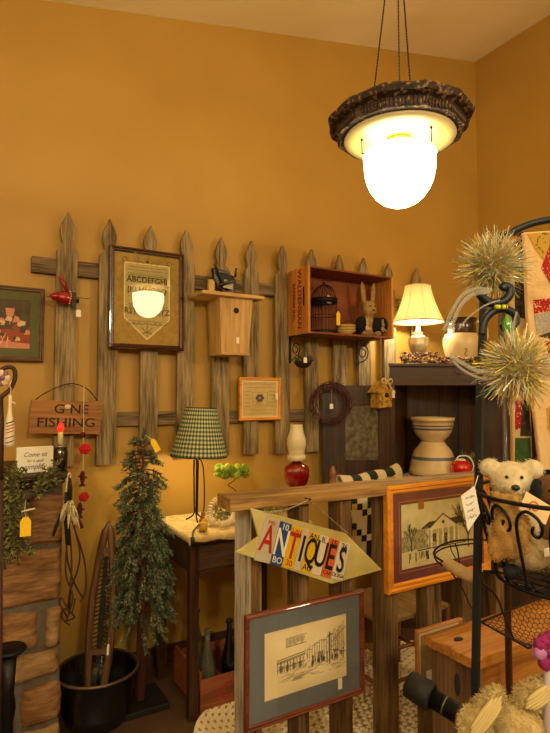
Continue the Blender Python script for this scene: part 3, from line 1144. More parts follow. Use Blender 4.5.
mb = MB(); mb.tube([S_(84, 386), S_(83.5, 420), S_(83, 470), S_(82.5, 520)], .0016, 5); mb.build('cord', THREAD, sf)
FELT = mat('red_felt', '#c01418', .9)
FELTD = mat('maroon_felt', '#4e1014', .9)
for (x_, y_, m_, r_) in ((83, 435, FELTD, .014), (85, 449, FELT, .026), (84, 497, FELT, .022)):
    mb = MB()
    c = S_(x_, y_)
    for k in range(6): mb.ball((c.x + r_ * .6 * math.cos(k), c.y + R(-.005, .005), c.z + r_ * .6 * math.sin(k)), (r_ * .6, .008, r_ * .5), n=10, m=6)
    mb.ball(c, (r_ * .5, .012, r_ * .5), n=10, m=6)
    mb.build('blossom', m_, sf)
for (x_, y_) in ((82.5, 477), (80, 509)):
    c = S_(x_, y_)
    mb = MB()
    mb.ball(c, (.013, .008, .03), n=12, m=8)
    mb.prism([(-.016, -.045), (.016, -.045), (0, -.02)], c.y - .004, c.y + .004, 0, Matrix.Translation((c.x, 0, c.z)))
    mb.tube([c + Vector((-.02, 0, .005)), c + Vector((.022, 0, -.004))], .004, 6)
    mb.build('felt_fish', FELTD, sf)

# feathered key cluster hanging from mantel
KY = 2.36
kp = W(68, 475, Y=KY)
kc = thing('feathered_cluster', 'hanging bunch of cream shells, dark tassels and twisted wires beside the mantel', 'ornament', kp)


def K_(px, py): return W(px, py, Y=KY) - kp


random.seed(21)
mb = MB()
mb.tube(smooth([K_(65, 512), K_(66, 490), K_(68, 475), K_(70, 474), K_(71, 490), K_(72, 512)]), .002, 5)
mb.build('loop_cord', THREAD, kc)
mb = MB()
for k in range(46):
    a, b = R(-10, 10), R(0, 22)
    p0 = K_(69 + a * .4, 500 + R(0, 6)) + Vector((0, R(-.03, .03), 0))
    p1 = K_(69 + a * 1.0 * (.5 + b / 30), 506 + b) + Vector((0, R(-.04, .04), 0))
    mb.tube([p0, p0.lerp(p1, .6), p1], [.002, .0055, .002], 6, k % 3 == 0)
mb.build('shells', [mat('bone_shell', '#c9b98c', .6), mat('bone_shell_dark', '#8d7a50', .6)], kc)
mb = MB()
for (xa, ya, xb, yb, r_) in ((66, 492, 68, 545, .012), (60, 515, 53, 536, .007), (62, 512, 56, 528, .004), (76, 515, 82, 528, .007), (70, 478, 70, 500, .010), (73, 505, 76, 520, .006)):
    mb.tube([K_(xa, ya), K_((xa + xb) / 2, (ya + yb) / 2), K_(xb, yb)], [r_ * .5, r_, r_ * .8], 8)
mb.build('tassels', mat('black_tassel', '#0f0c0c', .8), kc)
mb = MB(); mb.tube([K_(78, 516), K_(82, 528)], [.004, .008], 8); mb.build('red_tassel', FELTD, kc)
mb = MB()
for pts in ([(67, 540), (68, 560), (74, 582), (84, 600)], [(70, 530), (72, 560), (70, 585), (68, 612)], [(73, 522), (80, 552), (78, 572), (72, 590), (70, 615)],
            [(71, 520), (84, 560), (85, 590), (80, 602)], [(66, 545), (66, 575), (72, 595), (66, 620)], [(68, 618), (60, 604), (62, 598), (70, 612), (76, 600)], [(66, 622), (74, 616), (64, 608), (62, 618), (70, 626)]):
    mb.tube(smooth([K_(*p) + Vector((0, R(-.02, .02), 0)) for p in pts], 5), .0036, 6)
mb.build('twisted_wires', wood('dark_branch', '#2a140c', '#4c281a', 'z', .7), kc)

# ------------------------------------------------------------------ black tub with snowshoe
tp_ = W(97, 700, Z=0.0)
tp_ = C(97, 700, 2.62)
tub = thing('black_tub', 'black metal washtub with worn rim standing between stonework and small fir tree', 'tub', (tp_.x, tp_.y, 0))
TUBM = mat('black_enamel', '#0c0b0c', .25, .3, '#1d1a18', 8, coat=.4)
mb = MB()
mb.lathe([(0, .004), (.135, .004), (.14, .02), (.152, .05), (.155, .06), (.152, .07), (.172, .21), (.182, .222), (.186, .23), (.180, .236), (.17, .225), (.145, .05), (.13, .022), (0, .02)], 48, cap=False)
mb.build('basin', TUBM, tub)
mb = MB()
mb.lathe([(.179, .226), (.187, .226), (.1885, .232), (.184, .239), (.178, .236), (.179, .226)], 48, cap=False)
mb.build('rim', mat('worn_rim', '#6a5c48', .4, .6), tub)
mb = MB()
mb.tube(smooth([(-.187, 0, .19), (-.205, 0, .17), (-.2, .02, .12)]), .005, 6)
mb.tube(smooth([(.187, 0, .19), (.205, 0, .17), (.2, .02, .12)]), .005, 6)
mb.build('handle', BLACK, tub)
snp = Vector((tp_.x, tp_.y, 0))
sn = thing('wooden_snowshoe', 'long narrow bentwood frame with dark laced core, upright in the black tub', 'snowshoe', (tp_.x - .012, tp_.y + .0, .03), rot=(math.radians(-5), math.radians(3.5), math.radians(-14)))
SW = wood('bentwood', '#3a2414', '#7a5230', 'z', .5, 10, .2, .3)
H_ = 1.5 - (526 - 394) * 2.6 / 550 - .03
HW = .050


def wid(t):  # half width along height
    return HW * (math.sin(PI * min(max(t, 0), 1) ** .9) ** .55) * (1.0 if t < .6 else 1 - .25 * (t - .6) / .4)


ptsL = [(-wid(t), 0, t * H_) for t in [i / 24 for i in range(25)]]
ptsR = [(wid(t), 0, t * H_) for t in [i / 24 for i in range(24, -1, -1)]]
mb = MB(); mb.tube(ptsL + ptsR[1:-1], .012, 8, closed=True, flat=1.5, up=(0, 1, 0)); mb.build('bent_frame', SW, sn)
mb = MB()
mb.prism([(-.012, H_ * .25), (.012, H_ * .25), (.014, H_ * .5), (.010, H_ * .82), (-.010, H_ * .82), (-.014, H_ * .5)], .002, .008)
mb.build('dark_core', mat('dark_gut', '#0e0a08', .6), sn)
mb = MB()
for i in range(26):
    t = .22 + i * .023
    w_1 = wid(t) - .006
    mb.tube([(-w_1, 0, t * H_), (0, -.003, (t + .02) * H_), (w_1, 0, t * H_)], .0028, 5)
    if i % 2: mb.tube([(-w_1, .003, t * H_), (w_1, .003, (t + .03) * H_)], .002, 5)
mb.build('lacing', mat('rawhide', '#1a120b', .7), sn)
mb = MB(); mb.box(-wid(.3), -.008, .30 * H_, wid(.3), .008, .33 * H_)
mb.build('crossbar', SW, sn)
mb = MB(); mb.box(-wid(.85), -.008, .84 * H_, wid(.85), .008, .87 * H_)
mb.build('crossbar', SW, sn)
price_tag(sn, .04, -.022, .33 * H_, .010, .05, .03)

# ------------------------------------------------------------------ small fir tree
tz = 2.74
tr = C(142, 560, tz)
ft = thing('artificial_fir_tree', 'slim dark green artificial fir tree on a reddish trunk in front of the wall', 'tree', (tr.x, tr.y, 0))
TT = 1.5 - (432 - 394) * tz / 550
random.seed(9)
mb = MB(); mb.tube([(0, 0, .03), (.004, 0, .5), (0, 0, TT - .1)], [.027, .022, .006], 10); mb.build('trunk', BARK, ft)
mb = MB(); mb.box(-.11, -.11, .0, .11, .11, .03); mb.build('base', mat('black_base', '#15100c', .6), ft, .004)
mb = MB()
br = MB()
z = .44
while z < TT - .04:
    t = (z - .44) / (TT - .44)
    rad = .185 * min(1, .8 + t * 1.6) * (1 - max(0, t - .28) * 1.12) + .02
    rad *= 1 + .16 * math.sin(z * 70)
    nb = 8 if t < .8 else 5
    for k in range(nb):
        a = R(0, 2 * PI)
        L = rad * R(.55, 1.3)
        d = Vector((math.cos(a), math.sin(a), .35 if t < .9 else .9))
        p = Vector((0, 0, z))
        n_ = max(4, int(L / .012))
        pts = [p.copy()]
        for i in range(n_):
            d = (d + Vector((R(-.08, .08), R(-.08, .08), -.15 + (.24 if i > n_ * .7 else 0)))).normalized()
            p = p + d * .0125
            pts.append(p.copy())
            if i > n_ * .25:
                tip = i > n_ * .62
                for q in range(13):
                    s_ = Vector((R(-1, 1), R(-1, 1), R(-1, 1)))
                    s_ = (s_ - d * s_.dot(d)).normalized()
                    mb.leaf(p + d * R(-.006, .006), d * .8 + s_, R(.014, .024), .0019, (1 if random.random() < .55 else 0) if tip else 0)
        br.tube(pts, .0025, 4)
    z += .0185
for q in range(40): mb.leaf((0, 0, TT - R(0, .06)), (R(-.5, .5), R(-.5, .5), 1), .03, .0018, 0)
mb.build('needles', [GREEN, GREEN2], ft)
br.build('branches', BARK, ft)
tq = C(155, 445, tz - .12) - Vector(ft.location)
mb = MB()
mb.prism([(-.014, -.034), (.014, -.034), (.014, .02), (.006, .032), (-.006, .032), (-.014, .02)], tq.y - .0008, tq.y + .0008, 0, Matrix.Translation((tq.x, 0, tq.z)) @ Matrix.Rotation(-.5, 4, 'Y'))
mb.tube([(tq.x - .015, tq.y, tq.z + .027), (tq.x - .03, tq.y + .06, tq.z + .045)], .0014, 5, 1)
mb.build('yellow_tag', [YEL, THREAD], ft)

# ------------------------------------------------------------------ side table with lamp
TH = .83
TX0, TX1, TY0, TY1 = .965, 1.64, 2.42, 2.92
tb = thing('side_table', 'dark wooden table with a turned-down cream cloth under the plaid lamp', 'table', (TX0, TY0, 0))
tw, td = TX1 - TX0, TY1 - TY0
MB().box(0, 0, TH - .03, tw, td, TH - .004).build('tabletop', DARKX, tb, .003)
MB().box(.02, .03, TH - .17, tw - .02, td - .02, TH - .03).build('apron', wood('table_apron', '#2c1a0e', '#513622', 'x', .6), tb)
for x, y in ((.03, .03), (tw - .03, .03), (.03, td - .03), (tw - .03, td - .03)):
    mb = MB(); mb.box(x - .022, y - .022, 0, x + .022, y + .022, TH - .03); mb.build('leg', DARKW, tb, .003)
mb = MB(); mb.box(.055, .018, TH - .155, tw - .055, .0295, TH - .045); mb.build('drawer_front', wood('table_apron', '#2c1a0e', '#513622', 'x', .6), tb, .002)
# cloth
random.seed(31)
mb = MB()
NX, NYc = 60, 40
g = []
for i in range(NX + 1):
    row = []
    for j in range(NYc + 1):
        x, y = -.006 + (tw + .012) * i / NX, -.014 + (td + .014) * j / NYc
        z = TH + .003 + .006 * abs(noise.noise(Vector((x * 14, y * 14, 1)))) + .004 * abs(noise.noise(Vector((x * 40, y * 40, 2))))
        e = 0
        if j == 0: z -= .018 + .02 * abs(noise.noise(Vector((x * 7, 0, 4)))) ; y += .002
        if i == 0: z -= .02
        row.append(mb.v((x, y, z)))
    g.append(row)
for i in range(NX):
    for j in range(NYc): mb.f([g[i][j], g[i + 1][j], g[i + 1][j + 1], g[i][j + 1]], 0, True)
cl = mb.build('table_cloth', mat('cream_cloth', '#d8c08a', .9, 0, '#c0a264', 30, bump=.5, bscale=140), None)
cl.location = (TX0, TY0, 0)
sm_ = cl.modifiers.new('solid', 'SOLIDIFY'); sm_.thickness = .0015
tag(cl, 'crumpled cream cloth spread over the dark side table', 'tablecloth')

# plaid lamp
lc = W(196, 500, Y=2.74)
LX, LY = lc.x, 2.74
pl = thing('plaid_lamp', 'table lamp with green gingham shade on thin dark rods, left on the table', 'lamp', (LX, LY, TH + .008))
zs0 = W(196, 456, Y=LY).z - TH - .008
zs1 = W(196, 408, Y=LY).z - TH - .008
gm = [mat('gingham_cream', '#c9c08a', .8), mat('gingham_mid', '#6f7c5c', .8), mat('gingham_dark', '#27392f', .8)]
gm = []
for nme, c_ in (('gingham_cream', '#d8cc90'), ('gingham_mid', '#7f8a64'), ('gingham_dark', '#2a3c30')): gm.append(translucent(nme, c_, .35))
NG, NR = 88, 24
M_ = Matrix.Rotation(math.radians(2.5), 4, 'Y')
prof = [(.150 + (.084 - .150) * k / NR, zs0 + (zs1 - zs0) * k / NR) for k in range(NR + 1)]
mb = MB(); mb.lathe(prof, NG, cap=False, M=M_, mfun=lambda i, j: (i % 2 == 0) + (j % 2 == 0))
so = mb.build('gingham_shade', gm, pl)
s2 = so.modifiers.new('solid', 'SOLIDIFY'); s2.thickness = .0012
mb = MB()
for r_, z_ in ((.150, zs0), (.084, zs1)): mb.tube([M_ @ Vector((r_ * math.cos(2 * PI * k / 40), r_ * math.sin(2 * PI * k / 40), z_)) for k in range(40)], .0028, 6, closed=True)
mb.build('shade_trim', gm[2], pl)
mb = MB()
for k in range(3):
    a = k * 2 * PI / 3 + .3
    mb.tube(smooth([(.055 * math.cos(a), .055 * math.sin(a), 0), (.012 * math.cos(a), .012 * math.sin(a), .03), (.010 * math.cos(a), .010 * math.sin(a), .1), (.012 * math.cos(a), .012 * math.sin(a), zs0 - .03), (0, 0, zs0 + .0)]), .0042, 7)
mb.build('rod_base', BLACK, pl)
mb = MB(); mb.lathe([(0, zs0 - .02), (.014, zs0 - .02), (.016, zs0 + .05), (0, zs0 + .05)], 16, cap=False); mb.build('socket', mat('socket_ivory', '#b8a27a', .5), pl)
mb = MB(); mb.ball((0, 0, zs0 + .09), (.03, .03, .042)); mb.build('bulb', mat('warm_bulb', '#fff0c8', .4, emit=6, ecol='#ffcf80'), pl)
mb = MB()
mb.tube(smooth([(0, -.01, zs0 - .01), (.03, -.02, zs0 - .05), (.035, -.03, .1), (.015, -.05, .03), (-.03, -.12, .01), (-.085, -.2, .006), (-.125, -.27, .01), (-.15, -.33, -.015)]), .0036, 6)
mb.tube([(-.15, -.325, -.0), (-.155, -.345, -.03)], .010, 8)
mb.build('cord', mat('brown_cord', '#140d0a', .5), pl)
plight('plaid_lamp_light', (LX + .0, LY, TH + zs0 + .03), 12, '#ffdf9a', .03)

# glass bottle, beads, moss nest, dried flowers
q = W(203, 527, Y=2.5)
gbz = TH + .010
gb_ = thing('glass_vial', 'small clear stoppered glass bottle at the front of the cream cloth', 'bottle', (q.x, 2.50, gbz))
mb = MB(); mb.lathe([(0, 0), (.02, 0), (.022, .004), (.022, .05), (.012, .062), (.010, .075), (0, .075)], 20, cap=False); mb.build('glass_body', clear('pale_glass', '#ffffff', 1.45, .05, '#e8d8a0'), gb_)
mb = MB(); mb.lathe([(0, .0), (.019, .002), (.019, .04), (0, .04)], 16, cap=False); mb.build('wax_fill', mat('pale_wax', '#e0cf98', .5), gb_)
mb = MB(); mb.lathe([(0, .072), (.009, .072), (.010, .09), (0, .092)], 16, cap=False); mb.build('cork', mat('cork', '#8a5a30', .8), gb_)

bc = W(216, 512, Y=2.6)
bd = thing('bead_garland', 'loop of ribbed cream wooden beads on the cloth by the glass bottle', 'garland', (bc.x, 2.6, TH + .014))
path = smooth([(-.02, -.1, .012), (.02, -.08, .012), (.06, -.05, .014), (.085, -.02, .03), (.1, .0, .06), (.08, .02, .098), (.04, .03, .11), (.0, .03, .10), (-.03, .01, .065), (-.04, -.02, .03), (-.035, -.05, .014)], 3)
mb = MB()
for i in range(0, len(path) - 1):
    p = path[i]
    t = (path[i + 1] - path[i]).normalized()
    Mq = t.to_track_quat('Z', 'Y').to_matrix().to_4x4()
    mb.ball(p, (.0165, .0165, .0065), 0, Mq, 14, 8)
mb.build('beads', mat('cream_beads', '#c9b590', .6), bd)
mb = MB(); mb.tube(path, .003, 5); mb.build('string', THREAD, bd)

df = thing('dried_flower_bunch', 'pale dried baby flowers and grasses strewn on the cloth toward the oil lamp', 'flowers', (1.33, 2.66, TH + .012))
mb = MB(); fl_ = MB()
random.seed(41)
for k in range(150):
    x0 = R(-.14, .26)
    p = Vector((x0, R(-.1, .1), 0.004))
    d = Vector((R(-1, 1), R(-.6, .6), R(.3, 1.1))).normalized()
    L = R(.03, .085)
    e = p + d * L
    mb.tube([p, p.lerp(e, .5) + Vector((0, 0, .004)), e], .0011, 4)
    for q_ in range(3): mb.leaf(p.lerp(e, R(.3, 1)), (R(-1, 1), R(-1, 1), R(-.2, 1)), .022, .004, 0)
    if k % 2: fl_.ball(e, R(.004, .009), k % 3 == 0, n=7, m=5)
mb.build('grass_stems', OLIVE, df)
fl_.build('blossoms', [mat('pale_bloom', '#c8b48a', .8), mat('pink_bloom', '#a8705a', .8)], df)

mc = W(232, 471, Y=2.62)
mn = thing('moss_nest', 'bright green moss nest perched on a coiled wire stand', 'decoration', (mc.x, 2.62, TH + .012))
mh = mc.z - TH - .012
random.seed(51)
mb = MB()
MOSS = [mat('moss', '#5f7a10', .9), mat('moss_light', '#9aa62c', .9)]
for k in range(60):
    a = R(0, 2 * PI)
    rr = R(.05, .078)
    mb.ball((rr * math.cos(a), rr * math.sin(a), mh + R(-.02, .022)), R(.012, .02), k % 2, n=7, m=5, jit=.4)
for k in range(40):
    a = R(0, 2 * PI)
    rr = R(0, .055)
    mb.ball((rr * math.cos(a), rr * math.sin(a), mh - .022 + rr * .2), R(.010, .016), 0, n=7, m=5)
for k in range(1500):
    a = R(0, 2 * PI)
    rr = R(.03, .095)
    mb.leaf((rr * math.cos(a), rr * math.sin(a), mh + R(-.02, .022)), (math.cos(a) * R(0, 1), math.sin(a) * R(0, 1), R(-.5, 1)), .014, .0015, k % 2)
mb.build('moss', MOSS, mn)
mb = MB()
pts = []
for i in range(50):
    t = i / 49
    a = t * 2 * PI * 3
    pts.append(((.028 - .01 * t) * math.cos(a), (.028 - .01 * t) * math.sin(a), .004 + t * (mh - .035)))
mb.tube(pts, .0022, 5)
mb.build('coiled_wire', WIRE, mn)

# oil lamp
oc = W(296.5, 460, Y=2.66)
ol = thing('oil_lamp', 'ruby red glass oil lamp with a frosted white chimney', 'lamp', (oc.x, 2.66, TH + .009))


def oz(py): return W(296.5, py, Y=2.66).z - TH - .009


RUBY = mat('ruby_glass', '#8c0606', .12, 0, coat=1)
RUBY.node_tree.nodes['Principled BSDF'].inputs['Transmission Weight'].default_value = .25
mb = MB(); mb.lathe([(0, 0), (.05, 0), (.05, .006), (.03, .02), (.02, .05), (.03, oz(489)), (.062, oz(483)), (.072, oz(476)), (.073, oz(470)), (.066, oz(466)), (.035, oz(463)), (.02, oz(461)), (0, oz(461))], 36, cap=False, wob=lambda a, k: 1 + (.015 * math.cos(10 * a) if 5 < k < 9 else 0))
mb.build('glass_font', RUBY, ol)
mb = MB(); mb.lathe([(.0, oz(463)), (.022, oz(463)), (.024, oz(460.5)), (.03, oz(459)), (0, oz(459))], 24, cap=False); mb.tube([(.02, 0, oz(461)), (.055, -.01, oz(461))], .0025, 5)
mb.ball((.056, -.01, oz(461)), .007, n=8, m=6)
mb.build('burner', mat('brass', '#a8853a', .3, .9), ol)
mb = MB(); mb.lathe([(.048, oz(460)), (.052, oz(459.5)), (.052, oz(455.5)), (.042, oz(454.5)), (.05, oz(449)), (.056, oz(444)), (.052, oz(438)), (.040, oz(431)), (.034, oz(426)), (.036, oz(424.5)), (.032, oz(426)), (.048, oz(440)), (.05, oz(448)), (.045, oz(454)), (.05, oz(460))], 36, cap=False)
mb.build('chimney', mat('milk_chimney', '#e0d0a8', .35, coat=.3), ol)

# bottle crate under the table
cr0 = W(204, 700, Z=0)
CX0, CY0 = 1.04, 2.46
cr = thing('bottle_crate', 'low reddish wooden bottle crate with faded red lettering on the floor', 'crate', (CX0, CY0, 0))
cw, cdp, chh = .36, .36, .155
CR = wood('soda_crate', '#7a3c20', '#a05a34', 'x', .7, 8)
mb = MB()
mb.box(0, 0, .004, cw, .014, chh).box(0, cdp - .014, .004, cw, cdp, chh)
mb.box(0, .014, .004, .014, cdp - .014, chh + .03).box(cw - .014, .014, .004, cw, cdp - .014, chh + .03)
mb.box(.014, .014, .004, cw - .014, cdp - .014, .012)
mb.build('box', CR, cr, .002)
mb = MB(); mb.box(.12, .014, .012, .126, cdp - .014, chh - .02).box(.24, .014, .012, .246, cdp - .014, chh - .02)
mb.build('divider', CR, cr)
text('Cola', .11, mat('faded_red', '#a8281c', .7), cr, front(.19, -.0006, chh * .5), shear=.3)
BG = mat('green_bottle_glass', '#26382a', .06, 0, coat=.6)
BG.node_tree.nodes['Principled BSDF'].inputs['Transmission Weight'].default_value = .85
BG2 = mat('clear_bottle_glass', '#e4ecd8', .05)
BG2.node_tree.nodes['Principled BSDF'].inputs['Transmission Weight'].default_value = .92


def bottle(lab, m_, x, y, s=1.0, grp=None):
    t = thing('glass_bottle', lab, 'bottle', (x, y, .0135), group=grp)
    mb = MB()
    mb.lathe([(0, .001), (.036, .001), (.040, .008), (.040, .06 * s), (.036, .08 * s), (.040, .12 * s), (.038, .15 * s), (.024, .2 * s), (.014, .25 * s), (.0125, .29 * s), (.0155, .295 * s), (.0155, .305 * s), (.011, .306 * s), (.009, .29 * s), (.02, .2 * s), (.034, .14 * s), (.035, .01), (0, .01)], 28, cap=False)
    mb.build('bottle_body', m_, t)
    mb = MB(); mb.lathe([(.0158, .292 * s), (.0175, .294 * s), (.0175, .302 * s), (.0158, .304 * s), (.0158, .292 * s)], 20, cap=False); mb.build('bottle_lip', m_, t)
    return t


bottle('clear fluted glass soda bottle at the front left of the low crate', BG2, CX0 + .066, CY0 + .07, 1.12)
bottle('taller clear glass bottle behind the front left bottle of the crate', BG2, CX0 + .062, CY0 + .20, 1.3)
bottle('dark green glass bottle in the crate, half hidden by the left fence post', BG, CX0 + .183, CY0 + .07, 1.2)
bottle('dark glass bottle at the right end of the crate, seen beside the fence board', BG, CX0 + .30, CY0 + .10, 1.25)

# ------------------------------------------------------------------ braided rug
rc = Vector((1.78, 2.24, 0))
mb = MB()
random.seed(61)
ra, rb, nr = .84, .43, 14
for k in range(nr):
    a_ = ra - .031 * k - .015
    b_ = rb - .031 * k - .015
    if b_ < .01: break
    per = 2 * PI * math.sqrt((a_ * a_ + b_ * b_) / 2)
    n_ = max(14, int(per / .026))
    pts = []
    for i in range(n_):
        t = 2 * PI * i / n_
        pts.append(Vector((a_ * math.cos(t), b_ * math.sin(t), .0095)))
    for i in range(n_):
        p = pts[i]
        t_ = (pts[(i + 1) % n_] - pts[i - 1]).normalized()
        nn = Vector((-t_.y, t_.x, 0))
        for sgn in (-1, 1):
            ax = (t_ + nn * .8 * sgn).normalized()
            c = p + nn * .0075 * sgn + t_ * (.0065 * sgn)
            Mq = ax.to_track_quat('X', 'Z').to_matrix().to_4x4()
            mb.ball(c, (.0165, .0082, .0085), 1 if (sgn > 0 and i % 3 == 0) else 0, Mq, 8, 5)
mb.lathe([(0, .001), (1, .001), (1, .008), (0, .008)], 60, 1, Matrix.Diagonal((ra - .012, rb - .012, 1, 1)), cap=False)
rug = mb.build('braided_rug', [mat('rug_cream', '#f0e2be', .95), mat('rug_tan', '#b89a68', .95), mat('rug_brown', '#8a6c44', .95)])
rug.location = rc
tag(rug, 'oval braided rug in cream and tan under the low fence', 'rug')

# ------------------------------------------------------------------ open wall crate and contents
bxa = W(287.5, 300, Y=2.958).x
CYF = 2.735
fl0 = W(308, 333, Y=CYF)
fl1 = W(308, 265, Y=CYF)
frr = W(393.5, 300, Y=CYF).x
bx0, bx1, bz0, bz1 = fl0.x, frr, fl0.z, fl1.z
wc = thing('wall_crate', 'wooden bakery crate mounted open side out on the pickets', 'crate', (bx0, CYF, bz0))
cw, cdp, chh = bx1 - bx0, 2.960 - CYF, bz1 - bz0
th = .012
MB().box(0, 0, .0, .018, cdp, chh).build('lettered_end', wood('crate_end', '#b06c24', '#d8943c', 'z', .55, 8), wc, .001)
MB().box(cw - .018, 0, .0, cw, cdp, chh).build('plain_end', wood('crate_end', '#b06c24', '#d8943c', 'z', .55, 8), wc, .001)
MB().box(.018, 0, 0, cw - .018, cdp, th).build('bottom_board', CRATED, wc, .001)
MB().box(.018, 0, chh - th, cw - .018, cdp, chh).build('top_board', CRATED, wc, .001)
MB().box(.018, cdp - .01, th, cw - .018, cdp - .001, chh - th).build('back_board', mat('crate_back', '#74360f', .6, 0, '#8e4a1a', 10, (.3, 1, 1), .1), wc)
RINK = mat('crate_ink', '#7a1c10', .8)
Mt = Matrix(((0, 0, -1, -.0006), (0, -1, 0, 0), (-1, 0, 0, 0), (0, 0, 0, 1)))


def endtext(s, size, yy, z, sx):
    M = Matrix.Translation((0, yy, z)) @ Mt
    text(s, size, RINK, wc, M, sx=sx, bold=.0012)


endtext('WALDENSIAN', .058, cdp * .42, chh * .53, 1.0)
endtext('BAKERIES INC.', .034, cdp * .70, chh * .50, 1.1)
MB().box(-.001, cdp * .17, chh * .42, .0, cdp * .24, chh * .7).build('hand_slot', INK, wc)

# birdcage in crate
bcp = W(324, 330, Y=2.85)
bcg = thing('wire_birdcage', 'small dark domed wire birdcage inside the wall crate', 'birdcage', (bcp.x + .0, 2.85, bz0 + th))
r_ = .082
CG = mat('dark_cage_wire', '#1e1a18', .5, .6)
mb = MB()
mb.lathe([(0, .0), (r_, 0), (r_ + .003, .004), (r_ + .003, .02), (r_, .024), (0, .014)], 28, cap=False)
mb.build('tray', CG, bcg)
mb = MB()
for k in range(22):
    a = 2 * PI * k / 22
    pts = [(r_ * math.cos(a), r_ * math.sin(a), .02), (r_ * math.cos(a), r_ * math.sin(a), .215)]
    for i in range(1, 8):
        t = i / 7 * PI / 2
        pts.append((r_ * math.cos(t) * math.cos(a), r_ * math.cos(t) * math.sin(a), .215 + .105 * math.sin(t)))
    mb.tube(pts, .0017, 4)
for z_ in (.12, .2):
    mb.tube([(r_ * math.cos(2 * PI * k / 32), r_ * math.sin(2 * PI * k / 32), z_) for k in range(32)], .0025, 5, closed=True)
mb.build('cage_wires', CG, bcg)
mb = MB(); mb.lathe([(r_ + .001, .198), (r_ + .006, .2), (r_ + .006, .228), (r_ + .001, .23)], 32, cap=False); mb.build('band', CG, bcg)
mb = MB(); mb.ball((0, 0, .325), .008); mb.tube([(.01 * math.cos(k), 0, .342 + .01 * math.sin(k)) for k in [i * .6 for i in range(11)]], .002, 5, closed=True)
mb.build('finial', CG, bcg)
mb = MB(); mb.prism([(-.014, -.045), (.014, -.045), (.014, .03), (0, .045), (-.014, .03)], -.001, .001, 0, Matrix.Translation((.055, -.078, .10)))
mb.build('yellow_tag', YEL, bcg)
mb = MB(); mb.ball((0.0, -.06, .215), (.03, .01, .025), jit=.5); mb.build('lace_trim', WHITE, bcg)

# bowls in crate
bb = W(346, 330, Y=2.80)
for k in range(3):
    t = thing('cream_bowl', ['lowest of three nested cream bowls in the wall crate', 'middle of three nested cream bowls in the wall crate', 'topmost of three nested cream bowls in the wall crate'][k], 'bowl', (bb.x, 2.80, bz0 + th + .001 + k * .0165), group='nested cream bowls')
    mb = MB(); mb.lathe([(0, 0), (.03, 0), (.032, .003), (.05, .012), (.062, .026), (.064, .03), (.061, .0305), (.048, .016), (.03, .008), (0, .007)], 36, cap=False)
    mb.build('bowl_body', mat('cream_glaze', '#d8b868', .3, coat=.3), t)
    mb = MB(); mb.lathe([(.0622, .0275), (.066, .0285), (.066, .0315), (.061, .0325), (.0615, .0285), (.0622, .0275)], 36, cap=False); mb.build('rim', mat('brown_glaze_rim', '#8a5a24', .3), t)


# ------------------------------------------------------------------ plush builder
def plush(name, balls, m, parent, vox=.004, fur=0, flen=.006, disp=.0, seed=1, mats=None, label=None):
    random.seed(seed)
    mb = MB()
    for b_ in balls:
        c, r = b_[0], b_[1]
        Mx = b_[2] if len(b_) > 2 else None
        mb.ball(c, r, 0, Mx, 18, 12)
    o = mb.build('tmp', m)
    rm = o.modifiers.new('r', 'REMESH'); rm.mode = 'VOXEL'; rm.voxel_size = vox; rm.use_smooth_shade = True
    smm = o.modifiers.new('s', 'SMOOTH'); smm.iterations = 6; smm.factor = .6
    bpy.context.view_layer.update()
    dg = bpy.context.evaluated_depsgraph_get()
    me = bpy.data.meshes.new_from_object(o.evaluated_get(dg))
    bpy.data.objects.remove(o)
    mb = MB()
    mb.bm.from_mesh(me)
    bpy.data.meshes.remove(me)
    mb.bm.faces.ensure_lookup_table()
    mb.bm.normal_update()
    fs_ = list(mb.bm.faces)
    if disp:
        for v in mb.bm.verts: v.co += v.normal * disp * noise.noise(v.co * 90)
    for f_ in fs_: f_.smooth = True
    pos = [(f_.calc_center_median().copy(), f_.normal.copy()) for f_ in fs_]
    if fur and pos:
        for k in range(fur):
            c, n_ = random.choice(pos)
            d = (n_ + Vector((R(-.7, .7), R(-.7, .7), R(-.9, .4)))).normalized()
            s_ = d.orthogonal().normalized() * .0008
            p = c + Vector((R(-vox, vox), R(-vox, vox), R(-vox, vox))) * .6
            mb.f([mb.v(p - s_), mb.v(p + s_), mb.v(p + d * flen * R(.6, 1.3))], 0)
    return mb.build(name, mats or m, parent, label=label)


# bunny doll in crate
bu = W(369, 338, Y=2.82)
bun = thing('rabbit_doll', 'tall eared tan cloth rabbit doll in a black coat in the wall crate', 'doll', (bu.x, 2.825, bz0 + th))
TANF = mat('tan_burlap', '#8f7040', .95, 0, '#a8874e', 80, bump=.4)
RX = Matrix.Rotation(.12, 4, 'Y')
plush('body', [((0, .02, .05), (.045, .035, .06)), ((0, .0, .10), (.03, .025, .04)), ((0, -.012, .165), (.040, .033, .052)), ((0, -.025, .15), (.026, .024, .026)),
               ((-.033, 0, .26), (.017, .010, .072), Matrix.Rotation(-.10, 4, 'Y')), ((.033, 0, .26), (.016, .010, .075), Matrix.Rotation(.10, 4, 'Y')), ((-.045, -.02, .02), (.02, .03, .02)), ((.045, -.02, .02), (.02, .03, .02))], TANF, bun, .005)
COAT = mat('black_coat', '#0b0a0e', .95)
plush('coat', [((-.05, -.005, .06), (.035, .038, .062)), ((.052, -.005, .06), (.035, .038, .062)), ((-.07, -.025, .07), (.026, .028, .045)), ((.078, -.025, .075), (.03, .03, .048)), ((0, .04, .06), (.06, .02, .065))], COAT, bun, .005)
mb = MB()
for s_ in (-1, 1): mb.ball((s_ * .016, -.042, .18), .0045)
mb.ball((0, -.05, .155), (.007, .005, .005))
mb.build('face_buttons', INK, bun)
CLOTHC = mat('muslin_doll', '#c8a860', .9)
